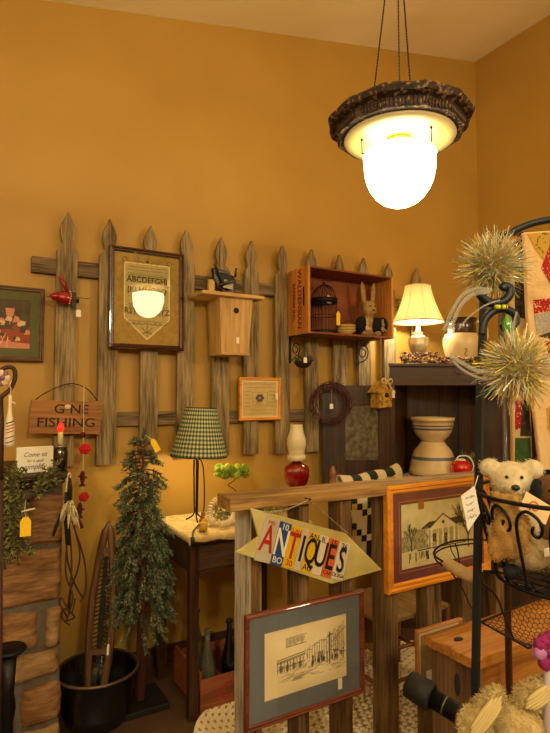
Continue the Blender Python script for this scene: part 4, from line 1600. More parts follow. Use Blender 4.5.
for k, (x_, lab) in enumerate(((-.062, 'tiny cream muslin rabbit doll held on the left arm of the black coated rabbit'), (.07, 'tiny tan muslin rabbit doll on the right arm of the black coated rabbit'))):
    t = thing('small_rabbit_doll', lab, 'doll', (bu.x + x_, 2.825 - .062, bz0 + th + .03))
    mb = MB()
    mb.ball((0, 0, .02), (.015, .01, .02)).ball((0, -.004, .048), (.012, .01, .013)).ball((-.005, 0, .072), (.004, .003, .016)).ball((.005, 0, .072), (.004, .003, .016)).ball((.012, -.008, .012), (.012, .008, .008))
    mb.build('body', CLOTHC if k == 0 else TANF, t)
    MB().ball((-.004, -.013, .05), .0015).ball((.004, -.013, .05), .0015).build('eyes', INK, t)

bun.scale = (1.28, 1.1, 1.12)
# scroll brackets
for k, px in enumerate((289.5, 367)):
    X_ = (bx0 + .012) if k == 0 else W(368, 345, Y=2.84).x
    t = thing('scroll_bracket', ['black iron scroll bracket under the lettered end of the wall crate', 'black iron scroll bracket under the right half of the wall crate'][k], 'bracket', (X_, 2.96, bz0), group='crate brackets')
    mb = MB()
    mb.box(-.008, -.004, -.17, .008, 0, -.001)
    mb.box(-.008, -.20, -.006, .008, 0, -.001)
    mb.build('strap', BLACK, t)
    mb = MB()
    sc_ = []
    for i in range(40):
        u = i / 39
        a = math.radians(-90 + 560 * u)
        q = (.05 if k == 0 else .06) * (1 - .72 * u)
        sc_.append((0, -.068 - q * math.cos(a), -.085 + q * math.sin(a)))
    mb.tube([(0, -.004, -.16)] + sc_, .0035, 6)
    mb.build('scroll', BLACK, t)

# hanging fruit basket
hb = W(303, 358, Y=2.82)
hbk = thing('hanging_basket', 'tiny dark hanging basket of yellow and green blossoms under the wall crate', 'basket', hb)
random.seed(71)
mb = MB(); mb.lathe([(0, -.062), (.03, -.058), (.05, -.035), (.054, -.02), (.048, -.022), (.0, -.03)], 24, cap=False, wob=lambda a, k: 1 + .05 * math.cos(12 * a)); mb.build('bowl', mat('dark_wicker', '#2a1510', .8), hbk)
mb = MB()
for k in range(26):
    a, rr = R(0, 2 * PI), R(0, .045)
    mb.ball((rr * math.cos(a), rr * math.sin(a), -.018 + R(0, .03)), R(.008, .015), k % 3, n=8, m=6)
for k in range(60): mb.leaf((R(-.05, .05), R(-.05, .05), R(-.02, .01)), (R(-1, 1), R(-1, 1), R(-.6, .8)), .026, .006, 2)
mb.build('blossoms', [mat('mustard_bloom', '#b88a24', .8), mat('brown_bloom', '#6a3818', .8), mat('leaf_olive', '#4c5220', .8)], hbk)
mb = MB()
for a in (0, PI): mb.tube(smooth([(.05 * math.cos(a), 0, -.02), (.03 * math.cos(a), 0, .04), (0, .0, .075)]), .0013, 5)
mb.tube([(0, 0, .075), (0, 0, bz0 - hb.z - .007)], .0013, 5)
mb.build('hanger', BLACK, hbk)
price_tag(hbk, -.02, -.056, -.016, .024, .034, .03)

# wreath
wr = C(331, 403, 3.49)
wt = thing('twig_wreath', 'small reddish brown grapevine twig wreath with a white tag', 'wreath', wr, rz=-YAW)
random.seed(81)
mb = MB()
rw = .112
for k in range(70):
    a0 = R(0, 2 * PI)
    sp_ = R(.9, 2.6)
    r0 = rw * R(.78, 1.15)
    oy, oz_ = R(-.02, .015), 0
    pts = [Vector((r0 * (1 + .06 * math.sin(3 * t_ + k)) * math.cos(a0 + t_), oy + .01 * math.sin(5 * t_ + k), r0 * (1 + .06 * math.sin(3 * t_ + k)) * math.sin(a0 + t_))) for t_ in [sp_ * i / 14 for i in range(15)]]
    if k % 3 == 0: pts.append(pts[-1] + (pts[-1] - pts[-2]) + pts[-1].normalized() * R(.02, .05))
    mb.tube(pts, R(.0016, .003), 5)
for k in range(170):
    a = R(0, 2 * PI)
    d = Vector((math.cos(a + R(-.8, .8)), R(-.4, .2), math.sin(a + R(-.8, .8))))
    p = Vector((rw * R(.9, 1.1) * math.cos(a), R(-.02, .01), rw * R(.9, 1.1) * math.sin(a)))
    mb.tube([p, p + d * R(.015, .04)], .0009, 4)
mb.build('twigs', mat('wine_twig', '#3a1a14', .7, 0, '#5c3026', 40), wt)
price_tag(wt, 0.0, -.03, -.02, .022, .032, .09)

# yellow birdhouse
yb = W(381.5, 408, Y=2.71)
yh = thing('yellow_birdhouse', 'distressed yellow birdhouse with a cream bow hanging under the wall crate', 'birdhouse', yb)
YP = mat('chipped_yellow_paint', '#c89a34', .7, 0, '#8c6a30', 40, bump=.4, lo=.48, hi=.62)
mb = MB(); mb.prism([(-.055, 0), (.05, .008), (.052, .105), (0, .16), (-.052, .105)], -.045, .045); mb.build('house', YP, yh, .003)
mb = MB()
mb.prism([(-.066, .094), (0, .163), (0, .175), (-.074, .1)], -.055, .055)
mb.prism([(.066, .094), (0, .163), (0, .175), (.074, .1)], -.055, .055)
mb.build('roof', YP, yh)
mb = MB(); mb.lathe([(0, 0), (.016, 0), (.016, .002), (0, .002)], 20, M=Matrix.Translation((.004, -.0465, .083)) @ Matrix.Rotation(PI / 2, 4, 'X'), cap=False); mb.build('entry_hole', INK, yh)
mb = MB(); mb.tube([(.004, -.045, .05), (.004, -.07, .05)], .003, 6); mb.build('perch', YP, yh)
mb = MB()
for s_ in (-1, 1):
    mb.tube(smooth([(0, -.05, .165), (s_ * .025, -.06, .185), (s_ * .045, -.055, .175), (s_ * .03, -.06, .155), (0, -.055, .163)]), .007, 6, flat=.3)
    mb.tube(smooth([(0, -.055, .163), (s_ * .02, -.062, .14), (s_ * .028, -.06, .1 if s_ > 0 else .13)]), .006, 6, flat=.3)
mb.ball((0, -.056, .165), .009)
mb.build('bow', mat('muslin_ribbon', '#c8ac6c', .9), yh)
mb = MB(); mb.tube([(0, 0, .17), (0, 0, bz0 - yb.z)], .0013, 5); mb.build('hanger', THREAD, yh)
price_tag(yh, .035, -.075, .09, .022, .05, .03)

# plain birdhouse + flat iron
BY1 = 2.9675
A0 = W(214, 352, Y=2.80)
pb = thing('plain_birdhouse', 'natural pine birdhouse with overhanging flat roof and a round hole on the pickets', 'birdhouse', (W(231, 330, Y=2.83).x, 2.83, A0.z))
def P_(px, py, Y): 
    v = W(px, py, Y=Y) - Vector(pb.location)
    return v
f0, f1 = P_(221.5, 351, 2.80), P_(248.5, 348, 2.80)
t0, t1 = P_(219.5, 296, 2.80), P_(253, 300, 2.80)
yf, yb_ = -.03, BY1 - 2.83
mb = MB()
zt_ = t0.z - .002
mb.prism([(f0.x, 0), (f1.x, 0), (t1.x, zt_), (t0.x, zt_)], yf, yf + .014)
mb.build('front_panel', PINE, pb, .001)
mb = MB()
mb.prism([(f0.x, .0), (f1.x, .0), (t1.x, zt_), (t0.x, zt_)], yb_ - .014, yb_)
mb.build('back_panel', PINE, pb)
for sd, (a, b) in ((-1, (f0, t0)), (1, (f1, t1))):
    mb = MB()
    w_3 = .013 * sd
    mb.prism([(a.x, 0), (a.x - w_3, 0), (b.x - w_3, zt_), (b.x, zt_)], yf + .014, yb_ - .014)
    mb.build('side_panel', PINE, pb)
MB().box(f0.x - .004, yf - .008, -.012, f1.x + .004, yb_, .0).build('floor_panel', PINEX, pb, .001)
rr0, rr1 = P_(201, 296, 2.78), P_(263, 300, 2.78)
mb = MB(); mb.box(rr0.x, yf - .04, zt_, rr1.x, yb_, zt_ + .02)
mb.build('roof_board', PINEX, pb, .002)
mb = MB(); mb.lathe([(0, 0), (.017, 0), (.017, .002), (0, .002)], 24, M=Matrix.Translation((.0 + (t0.x + t1.x) / 2 * .9, yf - .0005, zt_ * .77)) @ Matrix.Rotation(PI / 2, 4, 'X'), cap=False); mb.build('entry_hole', INK, pb)
price_tag(pb, (t0.x + t1.x) / 2 + .008, yf - .002, zt_ * .23, .018, .036, .09)

ip = W(226, 292, Y=2.83)
fi = thing('antique_flat_iron', 'dark antique clothes iron standing tilted on the plain birdhouse roof', 'iron', (ip.x, 2.86, pb.location.z + zt_ + .02))
IM = mat('old_iron', '#2a2723', .4, .6, '#5a544a', 20)
Mi = Matrix.Rotation(-.35, 4, 'Y') @ Matrix.Rotation(math.radians(80), 4, 'X')
ss_ = .11


def iron_out(k=1.0):
    o_ = []
    for i in range(9):
        t = i / 8
        o_.append((-.055 * k + .11 * k * t, 0))
    return o_


# body as upright shield, handle loop
mb = MB()
sh = [(-.062, .125), (.0, .118), (.05, .095), (.054, .02), (.05, .0), (.01, .002), (-.03, .03), (-.052, .075)]
mb.prism(sh, -.012, .018)
mb.build('sole_plate', IM, fi, .006)
mb = MB()
inner = [(-.046, .102), (.0, .1), (.036, .082), (.038, .03), (.012, .018), (-.018, .045)]
mb.prism(inner, -.03, -.012)
mb.build('raised_body', BLACK, fi, .005)
mb = MB()
mb.tube([(-.045, -.03, .1), (-.058, -.03, .132), (-.064, -.03, .137)], .006, 7)
mb.tube([(.045, -.03, .085), (.05, -.03, .12), (.052, -.03, .128)], .006, 7)
mb.tube(smooth([(-.03, -.03, .04), (-.01, -.05, .05), (.03, -.05, .062), (.04, -.03, .07)]), .009, 8)
mb.build('handle', IM, fi)
mb = MB(); mb.prism([(-.02, .03), (.03, .025), (.034, .06), (-.012, .07)], -.034, -.03); mb.build('label_plate', mat('tarnished_plate', '#8a7f66', .4, .5), fi)
MB().box(-.075, .005, 0, -.045, .02, .07).build('wood_wedge', PINE, fi)
fi.scale = (1.22, 1.22, 1.22)
#PART3
# ------------------------------------------------------------------ low fence in the foreground
GY = 1.755
lf0 = W(229, 500, Y=GY - .02)
fz1 = W(300, 487.0, Y=GY).z
low = thing('low_fence', 'low rustic fence of upright boards under a thick brown rail in the foreground', 'fence', (lf0.x, GY, 0))
xo = lf0.x
zt1 = W(235, 497.5, Y=GY - .02).z
zt0 = W(235, 511, Y=GY - .02).z
rx1 = W(520, 480, Y=GY).x
mb = MB()
n_ = 24
sec = [(-.03, zt0), (-.03, zt1 - .004), (-.025, zt1), (.075, zt1 + .002), (.08, zt1 - .003), (.08, zt0 + .003)]
rings = []
for i in range(n_ + 1):
    x = (rx1 - xo) * i / n_
    rings.append([mb.v((x, y + .003 * noise.noise(Vector((x * 6, y * 9, 1))), z - .014 * x / 1.2 + .004 * noise.noise(Vector((x * 5, y * 9, z * 9))))) for y, z in sec])
for i in range(n_):
    for j in range(6): mb.f([rings[i][j], rings[i][(j + 1) % 6], rings[i + 1][(j + 1) % 6], rings[i + 1][j]])
mb.f(rings[0]); mb.f(rings[-1][::-1])
mb.build('top_rail', RAILW, low, .003)
for k, (pl_, pc_, pr_, dep) in enumerate(((235, 251, 262, .13), (290, 299, 309, .085), (331, 341, 352, .085), (373.5, 385, 397.5, .085), (417, 427, 441, .07), (455, 462, 473, .07), (488, 495, 504, .07))):
    x0 = W(pc_, 560, Y=GY).x - xo
    x1 = W(pr_, 560, Y=GY).x - xo
    mb = MB()
    m = 16
    rg = []
    for i in range(m + 1):
        z = (zt0 - .012) * i / m
        w_4 = .0025 * noise.noise(Vector((k * 3, z * 5, 0)))
        rg.append([mb.v((x0 + w_4, 0, z)), mb.v((x1 + w_4, 0, z)), mb.v((x1 + w_4, dep, z)), mb.v((x0 + w_4, dep, z))])
    for i in range(m):
        for j in range(4): mb.f([rg[i][j], rg[i][(j + 1) % 4], rg[i + 1][(j + 1) % 4], rg[i + 1][j]], 1 if (j == 3 and k == 0) else 0)
    mb.f(rg[0][::-1]); mb.f(rg[-1])
    mb.build('upright_board', [BRNW, GREYW], low, .002, label='left end board with grey weathered side' if k == 0 else None)
# plank on floor
MB_ = MB(); MB_.box(0, 0, 0, .75, .34, .022)
pk = MB_.build('floor_plank', wood('tan_plank', '#9a6c38', '#c09458', 'x', .6, 8), None, .003)
pk.location = (1.69, 1.40, 0)
tag(pk, 'pale tan plank lying on the floor in front of the low fence', 'board')

# ------------------------------------------------------------------ antiques arrow sign
AY = 1.70
ac = W(308, 545, Y=AY)
an = thing('arrow_sign', 'pale yellow arrow sign spelling antiques in cut licence plate letters', 'sign', ac)


def A_(px, py, dy=0):
    v = W(px, py, Y=AY) - ac
    return (v.x, v.z)


out = [A_(250.5, 508), A_(346, 533.5), A_(382, 569.8), A_(332, 584), A_(236.4, 552.5), A_(258.5, 537)]
mb = MB(); mb.prism(out, 0, .012)
mb.build('arrow_board', mat('pale_yellow_paint', '#c6b978', .7, 0, '#b8aa66', 12, bump=.1), an, .0015)
TL, TR_, BR_, BL = [Vector(A_(*p)) for p in ((265, 515.5), (350.3, 544.6), (341.8, 581), (253.4, 559.8))]


def uv(u, v): return TL.lerp(TR_, u).lerp(BL.lerp(BR_, u), v)


cols = ['#bdb49c', '#1f4c96', '#e2b416', '#c9c2ae', '#e0b818', '#d6cfb8', '#cf6430', '#d8d2be']
lets = 'ANTIQUES'
lc_ = ['#a82418', '#e8e2d0', '#a82c1c', '#17171c', '#17171c', '#17171c', '#17171c', '#17171c']
ub = [0, .155, .27, .395, .505, .62, .745, .875, 1.0]
ub = [0, .165, .295, .42, .50, .625, .735, .86, 1.0]
small_t = ['MIS', '10', '1 AN', '', 'AN', 'IL', '15', '26']
small_b = ['', 'BO', '30', '', 'AU', '', 'CAR', 'OLINA']
ang = math.atan2(-(TR_ - TL).y, (TR_ - TL).x)
Hp = (BL - TL).length
for i in range(8):
    mb = MB()
    a, b, c, d = uv(ub[i] + .002, 0), uv(ub[i + 1] - .002, 0), uv(ub[i + 1] - .002, 1), uv(ub[i] + .002, 1)
    mb.prism([(p.x, p.y) for p in (a, b, c, d)], -.0035, -.0005)
    o = mb.build('plate_strip', mat('plate_%s' % 'abcdefgh'[i], cols[i], .4, .1, bump=.05, scale=60), an, .0008, label='strip cut from a licence plate with the letter ' + lets[i])
    c = uv((ub[i] + ub[i + 1]) / 2, .50)
    # sheared basis: local x along the plate, local z along its height
    ex = (TR_ - TL).normalized()
    ez = (TL - BL).normalized()
    Mt_ = Matrix(((ex.x, ez.x, 0, c.x), (0, 0, -1, -.0042), (ex.y, ez.y, 0, c.y), (0, 0, 0, 1)))
    wfac = {'I': 1.0, 'Q': .82, 'N': .9}.get(lets[i], .95)
    text(lets[i], Hp * .86, mat('plate_ink_' + 'abcdefgh'[i], lc_[i], .4), o, Mt_, name='big_letter', ext=.0008, sx=wfac * .66, bold=.0013)
    for s_, vv in ((small_t[i], .11), (small_b[i], .885)):
        if s_:
            c = uv((ub[i] + ub[i + 1]) / 2, vv)
            Mt_ = Matrix(((ex.x, ez.x, 0, c.x), (0, 0, -1, -.0042), (ex.y, ez.y, 0, c.y), (0, 0, 0, 1)))
            text(s_, Hp * (.2 if len(s_) < 3 else .13), mat('plate_ink_' + 'abcdefgh'[i], lc_[i], .4), o, Mt_, name='small_lettering', ext=.0006)
mb = MB()
c = uv(.93, .2)
mb.ball((c.x, -.004, c.y), (.012, .001, .008))
mb.build('green_emblem', mat('plate_green', '#2f7a4a', .5), an)
mb = MB()
for pa, pb_ in (((308, 499.5), (263, 512)), ((308, 499.5), (347, 533))):
    a, b = Vector(A_(*pa)), Vector(A_(*pb_))
    n_ = 18
    for i in range(n_):
        t = (i + .5) / n_
        p = a.lerp(b, t)
        sag = -.012 * math.sin(PI * t) if pb_[0] < 300 else 0
        dx = (b - a).normalized() * .0052
        mb.tube([(p.x + dx.x * math.cos(q) - (0 if i % 2 else 1) * dx.y * .5 * math.sin(q), -.006 + (.0028 * math.sin(q) if i % 2 else 0), p.y + sag + dx.y * math.cos(q) + (0 if i % 2 else 1) * dx.x * .5 * math.sin(q)) for q in [k * 2 * PI / 8 for k in range(8)]], .0011, 4, closed=True)
mb.build('chain', mat('bright_chain', '#b8ac90', .35, .7), an)
mb = MB(); p = Vector(A_(308, 499)); mb.tube([(p.x, -.012, p.y), (p.x, .02, p.y)], .0025, 6); mb.ball((p.x, -.013, p.y), (.005, .002, .005)); mb.build('nail', BLACK, an)

# ------------------------------------------------------------------ hutch
HF = 3.60
hfl = C(390, 394, HF)
ht = thing('corner_hutch', 'dark brown corner cupboard with an open shelf of bowls and its door swung open', 'cupboard', (hfl.x, hfl.y, 0), rz=-YAW)
HK = HF / F
ztop = 1.5 + (394 - 363.5) * HK
zhd = 1.5 + (394 - 385.5) * HK
zsh = 1.5 - (479 - 394) * (HF - .05) / F
hw3 = 1.12


def HC(px, dz, z):
    """point in the hutch's depth band: picture column, depth behind its front, height"""
    v = C(px, 394, HF + dz)
    return Vector((v.x, v.y, z))


def slab(poly, z0, z1):
    mb = MB()
    a = [mb.v((x, y, z0)) for x, y in poly]
    b = [mb.v((x, y, z1)) for x, y in poly]
    mb.f(a); mb.f(b[::-1])
    k = len(a)
    for q in range(k): mb.f([a[q], a[(q + 1) % k], b[(q + 1) % k], b[q]])
    return mb


FP = [(0, 0), (hw3, 0), (hw3 - .12, .42), (.75, .50), (.16, .32)]
slab([(-.015, -.03), (hw3 + .02, -.03), (hw3 - .1, .43), (.75, .51), (.14, .325)], ztop - .022, ztop).build('top_board', DARKX, ht, .003)
slab([(0, -.01), (hw3, -.01), (hw3, .012), (0, .012)], zhd, ztop - .0225).build('header', DARKX, ht, .002)
slab([(0, .0), (.03, .0), (.185, .30), (.16, .32)], 0, ztop - .0225).build('side_panel', DARKW, ht)
slab([(hw3, .0), (hw3 - .03, .0), (hw3 - .14, .40), (hw3 - .12, .42)], 0, ztop - .0225).build('side_panel', DARKW, ht)
slab([(.16, .3205), (.75, .5), (hw3 - .12, .4205), (hw3 - .14, .40), (.75, .478), (.185, .3005)], 0, ztop - .0225).build('back_panel', DARKW, ht)
slab([(0, -.05), (hw3, -.05), (hw3 - .14, .39), (.75, .475), (.18, .298)], zsh - .025, zsh).build('shelf', wood('shelf_board', '#5a3418', '#8a5a2c', 'x', .6), ht, .002)
for xa, xb in ((.03, hw3 * .5 - .002), (hw3 * .5 + .002, hw3 - .03)):
    MB().box(xa, .0, .08, xb, .02, zsh - .03).build('lower_door', DARKW, ht, .002)
MB().box(.03, .01, 0, hw3 - .03, .03, .08).build('plinth', DARKX, ht)
for px_ in (449, 470):
    xs = (px_ - 390) * (HF + .42) / F
    ys = .3205 + (xs - .16) * .304 - .028
    MB().box(xs, ys, zsh, xs + .006, ys + .004, zhd).build('board_seam', INK, ht)


def HX(px): return (px - 390) * HK


dx0 = HX(322)
px0, px1 = HX(345), HX(378)
pz0, pz1 = 1.5 - 65 * HK, 1.5 - 11 * HK
zd0 = .88
mb = MB()
y0, y1 = -.012, .012
mb.box(dx0, y0, zd0, px0, y1, zhd + .0).box(px1, y0, zd0, -.004, y1, zhd).box(px0, y0, pz1, px1, y1, zhd).box(px0, y0, zd0, px1, y1, pz0)
dr = mb.build('open_door', DARKW, ht, .002)
MB().box(px0, -.004, pz0, px1, .004, pz1).build('tin_panel', mat('old_tin', '#4c4430', .6, .5, '#7a705c', 30, bump=.3), dr, label='mottled grey tin panel')
for z_ in (zhd - .12, zd0 + .1):
    mb = MB(); mb.tube([(-.002, -.015, z_ - .03), (-.002, -.015, z_ + .03)], .004, 8); mb.build('hinge', mat('brass', '#a8853a', .3, .9), dr)

# bowls
bc_ = HC(432, .17, 0)
BK = (HF + .17) / F
BWL = mat('yellow_ware', '#dcc190', .35, 0, '#d0b27e', 8, coat=.3)
BLU = mat('slate_blue_band', '#5c5f70', .4)


def bowl(name, lab, r, h, z, flip=False, band=(.5, .62)):
    t = thing('banded_bowl', lab, 'bowl', (bc_.x, bc_.y, z), group=None)
    prof = [(0, 0), (r * .5, 0), (r * .52, .006), (r * .56, h * .08), (r * .76, h * .26), (r * .885, h * .48), (r * .95, h * .7), (r * .965, h * .86), (r * .985, h * .86), (r, h * .9), (r, h * .99), (r * .98, h), (r * .95, h * .98), (r * .82, h * .5), (r * .45, .02), (0, .02)]
    Mx = Matrix.Translation((0, 0, h)) @ Matrix.Diagonal((1, 1, -1, 1)) if flip else None
    mb = MB(); mb.lathe(prof, 48, cap=False, M=Mx)
    mb.build('bowl_body', BWL, t)

    def rad(z_):
        for i in range(len(prof) - 1):
            if prof[i][1] <= z_ <= prof[i + 1][1] and prof[i + 1][1] > prof[i][1]:
                return prof[i][0] + (prof[i + 1][0] - prof[i][0]) * (z_ - prof[i][1]) / (prof[i + 1][1] - prof[i][1])
        return r
    for za, zb in band:
        mb = MB()
        mb.lathe([(rad(za * h) + .0008, za * h), (rad((za + zb) / 2 * h) + .0012, (za + zb) / 2 * h), (rad(zb * h) + .0008, zb * h)], 48, cap=False, M=Mx)
        mb.build('glaze_band', BLU, t, label='slate blue glaze band')
    return t


hb1 = 1.5 - 47 * BK - zsh - .012
hb2 = 24 * BK
bowl('a', 'larger yellow ware mixing bowl upside down under the upright one', 23.4 * BK, hb1, zsh + .010, True, [(.44, .54)])
bowl('b', 'smaller yellow ware mixing bowl standing upright on the upturned one', 21.3 * BK, hb2, zsh + .010 + hb1 + .001, False, [(.5, .58), (.64, .7)])
mb = MB()
random.seed(91)
g = []
for i in range(41):
    row = []
    for j in range(21):
        x, y = -.22 + .44 * i / 40, -.19 + .33 * j / 20
        z = .002 + .004 * abs(noise.noise(Vector((x * 20, y * 20, 0))))
        if j < 3: z += .0; y += .01 * math.sin(i * 1.5)
        if j == 0: z -= 0
        row.append(mb.v((x, y, z)))
    g.append(row)
for i in range(40):
    for j in range(20): mb.f([g[i][j], g[i + 1][j], g[i + 1][j + 1], g[i][j + 1]], 1 if (i * 7 + j * 5) % 11 < 3 else 0, True)
dl = mb.build('doily', [mat('white_lace', '#c8baa0', .9), mat('grey_print', '#8f8774', .9)])
dl.location = HC(424, .13, zsh); dl.rotation_euler.z = -YAW; dl.scale = (.72, .8, 1)
tag(dl, 'rumpled white lace cloth under the stacked yellow ware bowls', 'cloth')
mb = MB(); q = HC(410, -.052, zsh + .004)
mb.prism([(-.022, -.014), (.022, -.018), (.02, .012), (-.018, .014)], -.001, .001)
yt = mb.build('yellow_price_card', YEL); yt.location = q; yt.rotation_euler.z = -YAW
tag(yt, 'small yellow price card at the front edge beneath the bowls', 'card')
ap = HC(460, .0, 0)
rt_ = thing('red_ornament', 'shiny red round teapot shaped ornament with white handle beside the bowls', 'ornament', (ap.x, ap.y, zsh + .003), rz=-YAW)
mb = MB(); mb.lathe([(0, 0), (.02, 0), (.045, .02), (.056, .05), (.05, .078), (.03, .095), (0, .1)], 32, cap=False); mb.build('body', mat('shiny_red', '#cc1408', .15, coat=1), rt_)
mb = MB(); mb.tube(smooth([(-.03, 0, .09), (-.01, 0, .118), (.04, 0, .115), (.066, 0, .07), (.055, 0, .025)]), .004, 6); mb.lathe([(.0, .096), (.024, .096), (.02, .104), (0, .106)], 16, cap=False); mb.build('white_handle', WHITE, rt_)
pp = HC(465, .27, 0)
dp = thing('potted_greenery', 'dark leafy plant in the shadow behind the red ornament', 'plant', (pp.x, pp.y, zsh))
mb = MB(); mb.lathe([(0, 0.001), (.035, .001), (.045, .07), (0, .07)], 20, cap=False); mb.build('pot', mat('dark_clay', '#3c2a1e', .8), dp)
mb = MB()
for k in range(110): mb.leaf((R(-.02, .02), R(-.02, .02), .07), (R(-1, 1), R(-1, 1), R(.2, 1.3)), R(.05, .1), .009, k % 2)
mb.build('leaves', [OLIVE, GREEN], dp)

rt_.scale = (1.22, 1.22, 1.2)
# items on hutch top
tl = HC(419, .17, 0)
ul = thing('urn_lamp', 'lit cream bell shade table lamp on a silver urn base atop the hutch', 'lamp', (tl.x, tl.y, ztop))


def uz(py): return 1.5 + (394 - py) * (HF + .17) / F - ztop


SHD = translucent('cream_lampshade', '#f8ecc8', .55)
s0, s1_ = uz(322), uz(285)
prof = []
for k in range(17):
    t = k / 16
    r_ = .088 + (.172 - .088) * ((1 - t) ** 1.45)
    prof.append((r_, s0 + (s1_ - s0) * t))
mb = MB(); mb.lathe(prof, 48, cap=False)
o = mb.build('bell_shade', SHD, ul); sd_ = o.modifiers.new('solid', 'SOLIDIFY'); sd_.thickness = .0015
mb = MB()
for k in range(8):
    a = k * PI / 4 + .3
    mb.tube([((r_ + .001) * math.cos(a), (r_ + .001) * math.sin(a), z_) for r_, z_ in prof], .0012, 4)
mb.build('shade_seams', mat('shade_piping', '#a88a54', .8), ul)
mb = MB(); mb.tube([(prof[0][0] * math.cos(2 * PI * k / 48), prof[0][0] * math.sin(2 * PI * k / 48), s0) for k in range(48)], .0035, 6, closed=True); mb.build('shade_trim', mat('shade_piping', '#a88a54', .8), ul)
SIL = mat('brushed_silver', '#c4b894', .35, .5)
mb = MB()
mb.lathe([(0, 0), (.06, 0), (.062, .012), (.045, .02), (.035, .035), (.022, .05), (.028, .06), (.048, .08), (.062, .12), (.070, .165), (.064, .174), (.068, .182), (.046, .195), (.028, .21), (.034, .222), (.014, .235), (.012, s0 + .03), (0, s0 + .03)], 40, cap=False, wob=lambda a, k: 1 + (.03 * math.cos(20 * a) if 6 < k < 10 else 0))
mb.build('urn_base', SIL, ul)
mb = MB(); mb.ball((0, 0, s0 + .09), (.03, .03, .04)); mb.build('bulb', mat('warm_bulb', '#fff0c8', .4, emit=6, ecol='#ffcf80'), ul)
plight('urn_lamp_light', (tl.x, tl.y, ztop + s0 + .05), 24, '#fff0d0', .03)

pj = HC(462, .16, 0)
jg = thing('cream_pitcher', 'cream stoneware pitcher with a dark brown neck and strap handle on the hutch', 'pitcher', (pj.x, pj.y, ztop), rz=-YAW)


def jz(py): return 1.5 + (394 - py) * (HF + .16) / F - ztop


prof = [(0, 0), (.085, 0), (.09, .01), (.112, jz(352)), (.122, jz(345)), (.118, jz(338)), (.105, jz(334)), (.1, jz(333)), (.098, jz(326)), (.104, jz(318.5)), (.098, jz(319)), (.09, jz(330)), (.1, .08), (0, .03)]
mb = MB(); mb.lathe(prof, 40, cap=False, mfun=lambda i, j: 1 if 6 <= i <= 11 else 0, wob=lambda a, k: 1 + (.04 * math.cos(12 * a) if k in (9, 10) else 0))
mb.build('pitcher_body', [mat('cream_stoneware', '#d6bb84', .35, coat=.3), mat('brown_glaze', '#2c1008', .2, coat=.6)], jg)
mb = MB(); mb.tube(smooth([(.085, -.03, jz(322)), (.14, -.05, jz(324)), (.155, -.055, jz(336)), (.12, -.045, jz(350))]), .013, 8, flat=.7); mb.build('handle', mat('cream_stoneware', '#d6bb84', .35), jg)
mb = MB()
for i in range(7): mb.ball((-.01 + .008 * math.sin(i * 1.3), -.1215 + .0, .1 - i * .009), (.004, .002, .005), n=6, m=5)
mb.build('stamped_mark', mat('brown_stamp', '#6a4424', .6), jg)

gl = thing('berry_garland', 'garland of small rust and cream berries along the hutch top', 'garland', HC(432, .03, ztop), rz=-YAW)
random.seed(101)
mb = MB(); bm_ = MB()
gx0, gx1 = -31 * HK, 52 * HK
for k in range(420):
    x = R(gx0, gx1)
    hgt = .075 if x < gx0 + .25 else .045
    p = Vector((x, R(-.02, .06), R(.006, hgt)))
    if p.x < gx0 + .25 or p.x > gx0 + .34: p.y = R(-.02, .035)
    if k % 10 == 0 and gx0 + .32 < x < gx0 + .5: p = Vector((x, -.055, -R(.0, .07)))
    bm_.ball(p, R(.005, .0095), random.choice((0, 0, 1, 1, 2)), n=6, m=4)
    if k % 2: mb.tube([p, p + Vector((R(-.03, .03), R(0, .02), -min(.005, abs(p.z)))) + Vector((0, 0, .003))], .0013, 4)
mb.tube(smooth([(gx0, .0, .01), (gx0 + .2, .01, .02), (gx0 + .4, -.0, .012), (gx1, .01, .015)]), .003, 5)
mb.tube(smooth([(gx0 + .36, .0, .012), (gx0 + .38, -.045, .01), (gx0 + .40, -.055, -.03), (gx0 + .44, -.055, -.06)]), .0015, 4)
mb.build('twigs', WIRE, gl)
o = bm_.build('berries', [mat('rust_berry', '#7a2414', .5), mat('cream_berry', '#c8b078', .6), mat('brown_berry', '#5a3418', .6)], gl)
o['kind'] = 'stuff'

# ------------------------------------------------------------------ chair with quilt
CHY = 2.36
cx0, cx1 = W(333, 480, Y=CHY).x, W(396, 480, Y=CHY).x
ch = thing('ladder_back_chair', 'brown ladder-back chair with turned finials between table and hutch', 'chair', ((cx0 + cx1) / 2, CHY, 0))
cwd = (cx1 - cx0) / 2
chz = W(333, 466, Y=CHY).z
CHW = wood('chair_wood', '#6a3818', '#9a5c30', 'z', .45, 10, .1, .3)
for s_ in (-1, 1):
    mb = MB()
    x = s_ * cwd
    zt = chz if s_ < 0 else chz - .04
    mb.lathe([(0, 0), (.014, 0), (.017, .2), (.018, zt - .08), (.012, zt - .065), (.018, zt - .045), (.019, zt - .03), (.010, zt - .012), (.006, zt), (0, zt)], 14, M=Matrix.Translation((x, 0, 0)), cap=False)
    mb.build('back_post', CHW, ch)
    mb = MB(); mb.lathe([(0, 0), (.013, 0), (.018, .2), (.018, .44), (0, .455)], 14, M=Matrix.Translation((x, -.36, 0)), cap=False); mb.build('front_leg', CHW, ch)
for z_ in (.6, .76, .92, chz - .13):
    mb = MB(); mb.tube([(-cwd, 0, z_), (0, .012, z_ + .006), (cwd, 0, z_)], .022, 8, flat=.3, up=(0, 0, 1)); mb.build('back_slat', CHW, ch)
for z_ in (.15, .3):
    for pts in (((-cwd, -.36), (cwd, -.36)), ((-cwd, -.36), (-cwd, 0)), ((cwd, -.36), (cwd, 0)), ((-cwd, 0), (cwd, 0))):
        mb = MB(); mb.tube([(*pts[0], z_), (*pts[1], z_)], .009, 8); mb.build('rung', CHW, ch)
